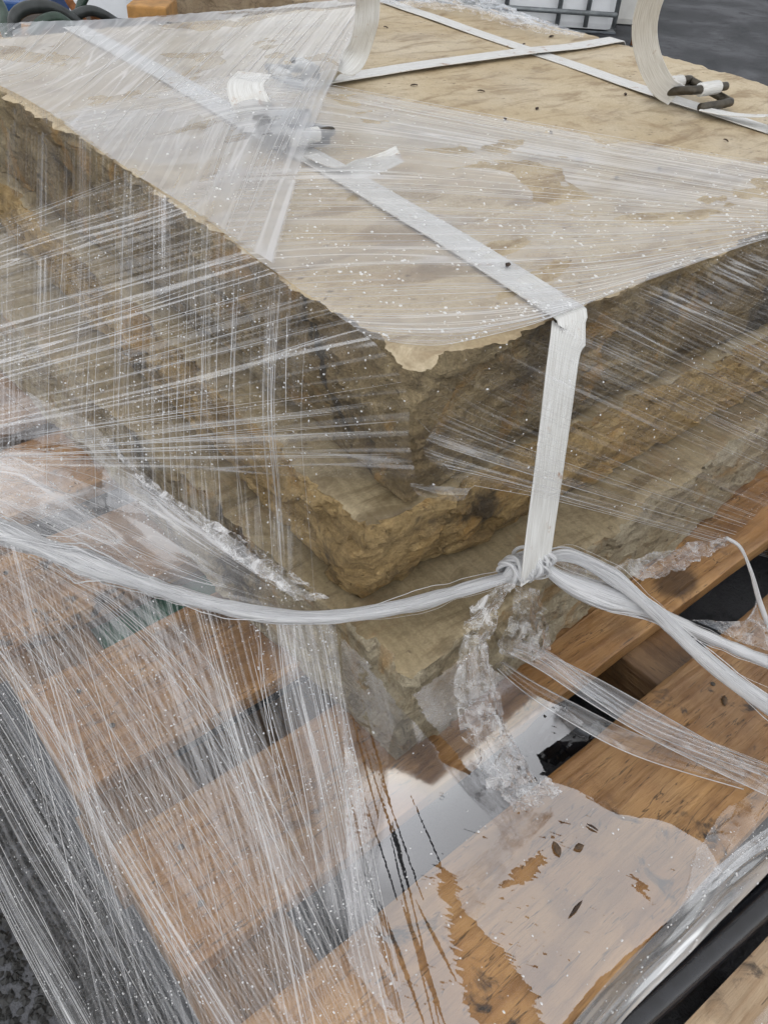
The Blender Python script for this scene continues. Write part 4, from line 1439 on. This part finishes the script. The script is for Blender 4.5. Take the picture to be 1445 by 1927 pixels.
# tighter overlapped hem at the right border of the skirt
film_patch('hem_sheet', [
    [az(480, 1160, .30), az(490, 1300, .262), az(520, 1480, .222), az(560, 1700, .19)],
    [az(540, 1166, .304), az(560, 1320, .262), az(600, 1500, .222), az(640, 1760, .19)],
    [az(600, 1168, .306), az(630, 1330, .262), az(665, 1500, .222), az(705, 1790, .19)],
    [az(632, 1168, .307), az(650, 1330, .263), az(685, 1500, .223), az(720, 1800, .19)]],
    120, 60, M['film_hem'], skirt, 71, amp=.0016, freq=60, low=2.0, drops=400, dr=(.0003, .0008), strands=26, face=(-.4, -.4, .8), st_r=(.0002, .0006), fade=(.5, .02, 0, .1))

# ---- clear film clinging to the wet deck, lower right
cl = empty('clear_film', tuple(az(900, 1600, Z4 + .004)))
tag(cl, 'glossy clear wet film clinging to the boards at lower right', 'plastic film')


def in_poly(px, py, poly):
    ins = np.zeros(px.shape, bool)
    n = len(poly)
    for i in range(n):
        x0, y0 = poly[i]; x1, y1 = poly[(i + 1) % n]
        c = ((y0 > py) != (y1 > py)) & (px < (x1 - x0) * (py - y0) / (y1 - y0 + 1e-9) + x0)
        ins ^= c
    return ins


def zz3(P): return [(450 + a * .346, 1150 + b * .346) for a, b in P]
def zz4(P): return [(450 + a * .346, 1500 + b * .346) for a, b in P]
def zz8(P): return [(723 + a * .5, 1400 + b * .5) for a, b in P]


wets = [zz3([(695, 305), (735, 300), (900, 400), (1100, 680), (1140, 720), (1260, 870), (1250, 890), (1120, 830), (1030, 700), (900, 550), (780, 390)]),
        zz4([(1085, 345), (1130, 380), (1190, 450), (1215, 560), (1250, 640), (1300, 700), (1445, 830), (1600, 1050), (1660, 1240), (1300, 1240), (1200, 950), (1160, 740), (1110, 520)]),
        zz3([(655, 270), (700, 340), (730, 490), (690, 420)]),
        zz8([(860, -40), (1030, 40), (1060, 130), (1015, 280), (900, 270), (800, 220), (700, 150), (600, 110), (740, 10)]),
        zz8([(940, 488), (985, 520), (1020, 605), (960, 545)]),
        zz8([(440, 545), (480, 480), (600, 400), (612, 440), (560, 510), (470, 540)])]
# capillary fingers under the hem
for k, (x0, y0, x1, y1, w_) in enumerate(((630, 130, 790, 760, 14), (680, 0, 860, 560, 10), (780, 0, 960, 640, 13), (600, 0, 650, 170, 12), (700, 500, 900, 900, 34), (760, 560, 1010, 1240, 30), (880, 560, 1120, 1240, 44), (960, 560, 1180, 1000, 26), (720, 660, 860, 1000, 60), (760, 900, 900, 1240, 70), (830, 130, 900, 400, 18), (930, -20, 1095, 360, 10), (640, -420, 900, 420, 9), (585, -560, 760, 120, 12), (660, -560, 830, 60, 14), (720, -250, 1000, 560, 9), (820, 200, 1060, 1240, 16), (900, 380, 1090, 1240, 12))):
    wets.append(zz4([(x0 - 2, y0), (x0 + 2, y0), ((x0 + x1) / 2 + w_ * .55, (y0 + y1) / 2), (x1 + 4, y1), (x1 - 4, y1), ((x0 + x1) / 2 - w_ * .45, (y0 + y1) / 2)]))
outl = [(640, 1175), (700, 1190), (800, 1170), (870, 1195), (930, 1260), (990, 1300), (1060, 1330), (1100, 1360), (1010, 1420), (1035, 1470), (1062, 1478), (1120, 1496), (1180, 1530), (1232, 1541), (1262, 1550), (1330, 1590), (1360, 1640), (1250, 1740), (1130, 1840), (1030, 1960), (660, 1960)]
zr = Z4 + .006
def cling_main():
    nu, nv = 620, 540
    gx = np.linspace(-.19, .24, nu); gy = np.linspace(-.345, .02, nv)
    X, Y = np.meshgrid(gx, gy, indexing='ij')
    # drapes from the lowest slab's near corner down onto the deck
    Xr = (X + .060) * math.cos(.0576) + (Y + .085) * math.sin(.0576); Yr = -(X + .060) * math.sin(.0576) + (Y + .085) * math.cos(.0576)
    dx = np.maximum(-.011 - Xr, 0); dy = np.maximum(-.011 - Yr, 0)
    dist = np.sqrt(dx * dx + dy * dy)
    t_ = np.clip(1 - dist / .095, 0, 1)
    Zh = zr + (Z3 - zr) * (.65 * t_ ** 1.6 + .35 * t_ ** 4)
    inside = dist <= 0
    Zh[inside] = Z3 + .004
    G = np.stack([X, Y, Zh], 2)
    uv = np.stack([X, Y], 2)
    # photo position of every vertex (for the outline measured in the photograph)
    D = G - CAM
    sx_ = (D @ RIGHT) / (-(D @ BACK)) * FPX + PW / 2
    sy_ = -(D @ UP) / (-(D @ BACK)) * FPX + PH / 2
    q = np.stack([G[..., 0].ravel() * 24, G[..., 1].ravel() * 24, G[..., 0].ravel() * 0], 1)
    G[..., 2] += (fbm(q, 2, 5) * .0006).reshape(nu, nv)
    tq = np.stack([sx_.ravel() / 90 + sy_.ravel() / 160, sy_.ravel() / 6 - sx_.ravel() / 14, sx_.ravel() * 0], 1)
    jx = ((1 - 2 * np.abs(vnoise(tq, 6))) * 15 + (1 - 2 * np.abs(vnoise(tq * np.array([1.3, 2.3, 1]), 9))) * 8 + vnoise(tq * .3, 4) * 8).reshape(nu, nv)
    jy = (fbm(q * 3, 3, 7) * 6).reshape(nu, nv)
    c = np.zeros((nu, nv))
    for k, poly in enumerate(wets):
        g_ = .65 if k < 6 else .05
        if k == 0: g_ = .3
        c[in_poly(sx_ + jx * g_, sy_ + jy * g_, poly)] = 1
    speck = (vnoise(np.stack([sx_.ravel() / 16 + 40, sy_.ravel() / 3 - sx_.ravel() / 9, sx_.ravel() * 0], 1), 8) > .76).reshape(nu, nv)
    sp2 = (vnoise(np.stack([sx_.ravel() / 75, sy_.ravel() / 75, sx_.ravel() * 0 + 3], 1), 9) > .3).reshape(nu, nv)
    c[speck & sp2] = 1
    F = grid_faces(nu, nv)
    ins = (in_poly(sx_ + jy * .4, sy_ + jy * .4, outl) & ~inside).ravel()
    F = F[ins[F].all(1)]
    o = mesh_obj('deck_sheet', G.reshape(-1, 3), F, M['film_cling'], cl, uv=uv.reshape(-1, 2))
    a = o.data.attributes.new('cling', 'FLOAT', 'POINT')
    a.data.foreach_set('value', c.ravel().astype(np.float32))
    n = grid_normals(G); n *= np.sign(n[..., 2:3])
    Gs = G.copy()
    rs = np.random.RandomState(9)
    vis = np.argwhere(ins.reshape(nu, nv))
    sel = vis[rs.choice(len(vis), 110, replace=False)]
    C = G[sel[:, 0], sel[:, 1]]; Nn = n[sel[:, 0], sel[:, 1]]
    V, F2 = drop_mesh(C + Nn * .0003, Nn, rs.uniform(.0006, .0014, len(C)) * rs.uniform(.4, 1, len(C)), rs)
    d = mesh_obj('droplets', V, F2, M['drop'], o); d['kind'] = 'stuff'


cling_main()
# film falling over the pallet's front edge towards the neighbour
film_patch('front_sheet', [
    [az(1040, 1960, Z4 + .007), az(1150, 1830, Z4 + .006), az(1250, 1735, Z4 + .006), az(1335, 1640, Z4 + .008), az(1460, 1540, Z4 + .012)],
    [az(1080, 1970, .135), az(1180, 1850, .14), az(1290, 1745, .15), az(1370, 1655, .155), az(1470, 1570, .155)],
    [az(1120, 1980, .112), az(1220, 1865, .118), az(1320, 1765, .125), az(1400, 1680, .13), az(1480, 1600, .13)]],
    60, 120, M['film_glare'], cl, 81, amp=.004, freq=24, low=9., drops=60, dr=(.0005, .0013), face=(0, -.5, .8))
ragged([[az(1310, 1600, .172), az(1360, 1530, .176), az(1445, 1470, .178), az(1500, 1430, .178)],
        [az(1290, 1680, .168), az(1370, 1600, .175), az(1450, 1530, .178), az(1500, 1490, .178)],
        [az(1260, 1740, .16), az(1360, 1660, .166), az(1450, 1580, .17), az(1500, 1540, .17)]], 60, 70, 'wrinkled_sheet', cl, M['scrap_clear'], 83, .003, 22, drops=60)

# scrap of torn film at the near corner of the top slab
sc_ = empty('film_scrap', tuple(ay(850, 925, -.05)))
tag(sc_, 'small torn clear film tongue at the near corner under the top slab', 'plastic film')
ragged([[ay(768, 905, -.045), ay(820, 912, -.05), ay(885, 918, -.055)],
        [ay(775, 915, -.05), ay(825, 925, -.055), ay(880, 928, -.058)],
        [ay(788, 935, -.052), ay(830, 942, -.058), ay(872, 942, -.06)]], 24, 36, 'tongue', sc_, M['scrap_clear'], 91, .0015, 30, edge=.003)

# ================================================================== BLACK POLYTHENE, PIPES, NEIGHBOUR
bp = ragged([[az(975, 1410, .128), az(1010, 1352, .140), az(1050, 1316, .134)],
             [az(1010, 1425, .132), az(1055, 1378, .160), az(1095, 1335, .140)],
             [az(1045, 1445, .122), az(1100, 1398, .150), az(1150, 1358, .128)]], 40, 40, 'black_plastic_scrap', None, M['black_plastic'], 95, .006, 26)
tag(bp, 'crumpled shiny black plastic stuffed between two pallet boards', 'plastic scrap')

pipe_dir = az(1445, 1640, .11) - az(1130, 1927, .11)
def pipe(p0, p1, r, label, name='black_pipe'):
    a = az(*p0); b = az(*p1)
    d = b - a
    path = [a - d * .7 + d * 3.2 * q for q in np.linspace(0, 1, 40)]
    path = np.array(path)
    path[:, 2] += .0012 * np.sin(np.linspace(0, 9, 40))
    V, F, UV = tube(path, r, 24)
    o = mesh_obj(name, V, F, M['black_pipe'])
    try:
        o.data.set_sharp_from_angle(angle=math.radians(50))
    except Exception:
        pass
    tag(o, label, 'pipe', 'black pipes beside the pallet')


pipe((1085, 1940, .105), (1445, 1622, .105), .0075, 'thinner black pipe nearest the pallet at the lower right')
pipe((1165, 1940, .10), (1445, 1690, .10), .0125, 'thicker glossy black pipe running between the two pallets')
nb = empty('neighbouring_pallet', tuple(az(1420, 1900, .10)))
tag(nb, 'pale pine board of another pallet under film in the bottom right corner', 'pallet')
a = az(1255, 1960, .10); b = az(1460, 1745, .10)
dn = (b - a) / np.linalg.norm(b - a)
pn = np.array([dn[1], -dn[0], 0])
for k in range(2):
    st = a - dn * .3 + pn * (k * .062)
    V = []
    nX, nY = 60, 10
    G = np.array([[st + dn * (1.2 * i / (nX - 1)) + pn * (.058 * j / (nY - 1)) + np.array([0, 0, (-.0015 if j in (0, nY - 1) else 0)]) for j in range(nY)] for i in range(nX)])
    top = G.reshape(-1, 3)
    bot = top.copy(); bot[:, 2] -= .022
    Fq = [tuple(f) for f in grid_faces(nX, nY)]
    V = np.vstack([top, bot]); nT = len(top)
    F = Fq + [tuple(i + nT for i in f[::-1]) for f in Fq]
    for i in range(nX - 1):
        F += [(i * nY, i * nY + nT, (i + 1) * nY + nT, (i + 1) * nY), (i * nY + nY - 1, (i + 1) * nY + nY - 1, (i + 1) * nY + nY - 1 + nT, i * nY + nY - 1 + nT)]
    mesh_obj('deck_board', V, F, M['pale_board'], nb, smooth=False)
film_patch('film_cover', [
    [a - dn * .1 + pn * .03 + R3(0, 0, .003), a + dn * .2 + pn * .03 + R3(0, 0, .003), a + dn * .6 + pn * .03 + R3(0, 0, .003)],
    [a - dn * .1 + pn * .07 + R3(0, 0, .004), a + dn * .2 + pn * .07 + R3(0, 0, .004), a + dn * .6 + pn * .07 + R3(0, 0, .004)],
    [a - dn * .1 + pn * .13 + R3(0, 0, .004), a + dn * .2 + pn * .13 + R3(0, 0, .004), a + dn * .6 + pn * .13 + R3(0, 0, .004)]],
    60, 60, M['film_hem'], nb, 87, amp=.0015, freq=40, low=2, drops=50, dr=(.0005, .0012))
for s_ in (0.1, .7):
    bevel_box('bearer', tuple(a + dn * s_ + pn * .06 + np.array([0, 0, -.0615])), (.07, .12, .077), M['pine_cross'], nb, rot=math.atan2(dn[1], dn[0]), bev=.002)

# ================================================================== LITTER
def fleck(px, py, z, L, W, ang, name, label, mat, group):
    p = az(px, py, z)
    V = []
    n = 9
    for i in range(n):
        t = i / (n - 1)
        wd = W * math.sin(math.pi * (t * .94 + .03)) ** .7 * rnd.uniform(.75, 1.1)
        x = (t - .5) * L
        for sgn in (-1, 0, 1):
            V.append((x, sgn * wd / 2, .0012 * math.sin(t * 3) + (.0008 if sgn == 0 else 0) + .0004))
    V2 = [(x, y, z_ - .0006) for x, y, z_ in V]
    F = [tuple(f) for f in grid_faces(n, 3)]
    m = len(V)
    F = F + [tuple(i + m for i in f[::-1]) for f in F]
    for i in range(n - 1):
        F += [(i * 3, i * 3 + m, (i + 1) * 3 + m, (i + 1) * 3), (i * 3 + 2, (i + 1) * 3 + 2, (i + 1) * 3 + 2 + m, i * 3 + 2 + m)]
    R_ = np.array(Matrix.Rotation(ang, 3, 'Z'))
    o = mesh_obj(name, np.array(V + V2) @ R_.T, F, mat, None)
    o.location = tuple(p)
    tag(o, label, 'debris', group)


zd = Z4 + .0075
fleck(1047, 1597, zd, .012, .0058, 1.2, 'dead_leaf', 'left one of two small dark oval leaves on the clear film', M['leaf'], 'leaf bits on the film')
fleck(1089, 1594, zd, .0085, .0055, -.4, 'dead_leaf', 'right one of two small dark oval leaves on the clear film', M['leaf'], 'leaf bits on the film')
fleck(1083, 1710, zd, .017, .003, .1, 'bark_fleck', 'thin black bark sliver on the clear film', M['fleck'], 'leaf bits on the film')
fleck(1114, 1557, zd, .010, .0022, 1.9, 'bark_fleck', 'thin curved brown sliver above the oval leaves', M['fleck'], 'leaf bits on the film')
fleck(1362, 1319, Z4 + .001, .012, .006, .6, 'dead_leaf', 'small dark leaf on the bare board at right', M['leaf'], 'leaf bits on the film')
fleck(955, 500, topz + .003, .009, .005, .5, 'bark_fleck', 'dark crumb sitting on the near strap by the slab edge', M['fleck'], 'crumbs on the slab top')
fleck(1037, 69, Z1 + .001, .014, .006, .2, 'bark_fleck', 'brown bark crumb beyond the crossing straps', M['fleck'], 'crumbs on the slab top')
crumbs = ((985, 84, 'black crumb touching the crossing of the two straps'), (779, 161, 'dark crumb just below the left part of the cross strap'),
          (840, 118, 'tiny crumb at the upper rim of the cross strap'), (1036, 250, 'crumb halfway between the film edge and the bare buckle'),
          (1176, 178, 'crumb just left of the bare buckle'), (905, 172, 'crumb below the strap crossing on bare stone'),
          (1090, 300, 'crumb under the film right of centre'), (1365, 265, 'crumb below the strap at the right picture edge'),
          (1010, 205, 'crumb below and right of the strap crossing'), (726, 52, 'crumb beside the leftmost curling strap tail'),
          (1240, 318, 'crumb under the film below the bare buckle'), (950, 225, 'crumb right at the upper edge of the top film'),
          (1160, 335, 'crumb under the film left of the one below the buckle'))
for x_, y_, lab in crumbs:
    fleck(x_, y_, Z1 + .001, rnd.uniform(.006, .011), rnd.uniform(.003, .005), rnd.uniform(0, 3), 'bark_fleck', lab, M['fleck'], 'crumbs on the slab top')

# ================================================================== BACKGROUND
cr = np.array([RIGHT[0], RIGHT[1], 0]); cr /= np.linalg.norm(cr)
cf = np.array([-BACK[0], -BACK[1], 0]); cf /= np.linalg.norm(cf)


def obox(name, base, wdt, dep, hgt, mat, parent=None, bev=.004):
    """box with its near right bottom corner at base, facing the viewer"""
    c = np.array(base) - cr * wdt / 2 + cf * dep / 2 + np.array([0, 0, hgt / 2])
    return bevel_box(name, tuple(c), (wdt, dep, hgt), mat, parent, bev=bev, rot=math.atan2(cr[1], cr[0]))


tb = az(1150, 68, 0)
tote = empty('caged_tank', tuple(tb))
tag(tote, 'white plastic tank in a grey metal grid cage behind the slab', 'tank')
obox('tank', tb + cf * .03 - cr * .02 + np.array([0, 0, .012]), 1.15, .9, 1.0, M['tank_white'], tote, bev=.03)
obox('base', tb + cf * .04, 1.2, 1.0, .01, M['steel_grey'], tote, bev=.002)
pts = {}
for k, xq in enumerate((.0, .135, .27, .52, .66, .80, .94, 1.08)):
    p = tb - cr * xq
    V, F, UV = tube([p + np.array([0, 0, .03]), p + np.array([0, 0, 1.05])], .011, 8)
    mesh_obj('cage_bar', V, F, M['cage'], tote)
for zq in (.09, .20, .36, .6, .85, 1.04):
    V, F, UV = tube([tb + np.array([0, 0, zq]) - cf * .016, tb - cr * 1.2 + np.array([0, 0, zq]) - cf * .016], .011, 8)
    mesh_obj('cage_bar', V, F, M['cage'], tote)
t2b = tb + cr * .16 + cf * .25
obox_ = obox('white_tank', t2b + cf * .02, .17, .8, .9, M['tank_dirty'], None, bev=.03)
tag(obox_, 'dirty white container side right of the caged tank', 'tank')
rp_ = az(1190, 85, 0)
V, F, UV = tube([rp_, rp_ + np.array([.01, 0, .9])], .013, 8)
tag(mesh_obj('rusty_rod', V, F, M['rust']), 'thin rusty rod standing right of the white tank', 'rod')

# white tank, left, far
lb = az(245, 330, 0)
tw = ay(250, 30, 2.6)
ltank = obox('white_tank', np.array([tw[0], tw[1], 0]), .62, .6, .95, M['tank_white'], None, bev=.03)
tag(ltank, 'white ribbed container behind the hoses at upper left', 'tank')
pc = ay(345, 20, 2.3)
post = obox('steel_post', np.array([pc[0], pc[1], 0]), .07, .07, 1.2, M['steel_grey'])
tag(post, 'grey steel post behind the slab at upper left', 'post')
q = ay(560, 10, 1.9)
beam = obox('timber_beam', np.array([q[0] + .25, q[1] - .1, q[2] - .09]), .75, .1, .09, M['old_timber'])
tag(beam, 'weathered timber beam lying behind the back edge of the slab', 'timber')
q2 = ay(600, -5, 2.3)
beam2 = obox('timber_pile', np.array([q2[0] + .3, q2[1], 0]), 1.0, .12, q2[2] - .03, M['dark'])
tag(beam2, 'dark timber stack behind the weathered beam', 'timber')
q3 = ay(312, 34, 1.5)
blk = obox('timber_block', q3 + np.array([0, 0, -.14]), .085, .12, .16, M['orange_wood'])
tag(blk, 'orange brown timber block beside the hoses', 'timber')
sup = ay(120, 62, 1.35)
cr_ = obox('dark_crate', np.array([sup[0] + .28, sup[1] - .02, 0]), .75, .10, sup[2] - .02, M['dark'])
tag(cr_, 'dark crate carrying the coiled hoses behind the slab', 'crate')
bl = ay(60, 25, 1.75)
bb = obox('blue_drum', np.array([bl[0], bl[1], 0]), .3, .25, bl[2] + .02, M['blue'])
tag(bb, 'blue plastic container at the far upper left corner', 'container')
ow = ay(70, 58, 1.3)
tag(obox('timber_plank', ow + np.array([0, 0, -.03]), .2, .05, .032, M['orange_wood']), 'short orange timber plank under the hoses', 'timber')
hoses = [
    ([(28, 62, 1.28), (30, 30, 1.28), (55, 14, 1.28), (95, 14, 1.28), (130, 32, 1.28), (160, 58, 1.28)], .011, 'hose_black', 'black hose arching in a low loop at upper left'),
    ([(60, 66, 1.24), (80, 42, 1.24), (105, 34, 1.24), (125, 44, 1.24), (150, 66, 1.24)], .010, 'hose_green', 'green hose making the small inner loop'),
    ([(118, -20, 1.4), (135, 8, 1.38), (155, 35, 1.36), (170, 60, 1.34)], .007, 'rust', 'thin brown hose slanting down behind the loops'),
    ([(165, -15, 1.33), (152, 12, 1.33), (148, 36, 1.33), (150, 60, 1.33)], .008, 'hose_green', 'green hose end hanging down beside the brown one'),
    ([(120, 40, 1.3), (170, 20, 1.3), (215, 40, 1.3), (235, 62, 1.3)], .009, 'hose_black', 'black hose bowing over towards the timber block'),
    ([(-20, -20, 1.4), (5, 20, 1.36), (10, 50, 1.32), (20, 80, 1.3)], .010, 'hose_green', 'green hose at the extreme upper left edge'),
]
for pts_, r_, mt, lab in hoses:
    Q, _ = resample([ay(*p) for p in pts_], 40)
    V, F, UV = tube(Q, r_, 10)
    tag(mesh_obj('hose', V, F, M[mt]), lab, 'hose', 'hoses behind the slab')
fb = ay(180, 30, 1.34)
V, F, UV = tube([fb + np.array([0, 0, -.03]), fb + np.array([0, 0, .012])], .009, 10)
tag(mesh_obj('hose_coupling', V, F, M['rust']), 'rusty metal hose coupling among the hoses', 'coupling')
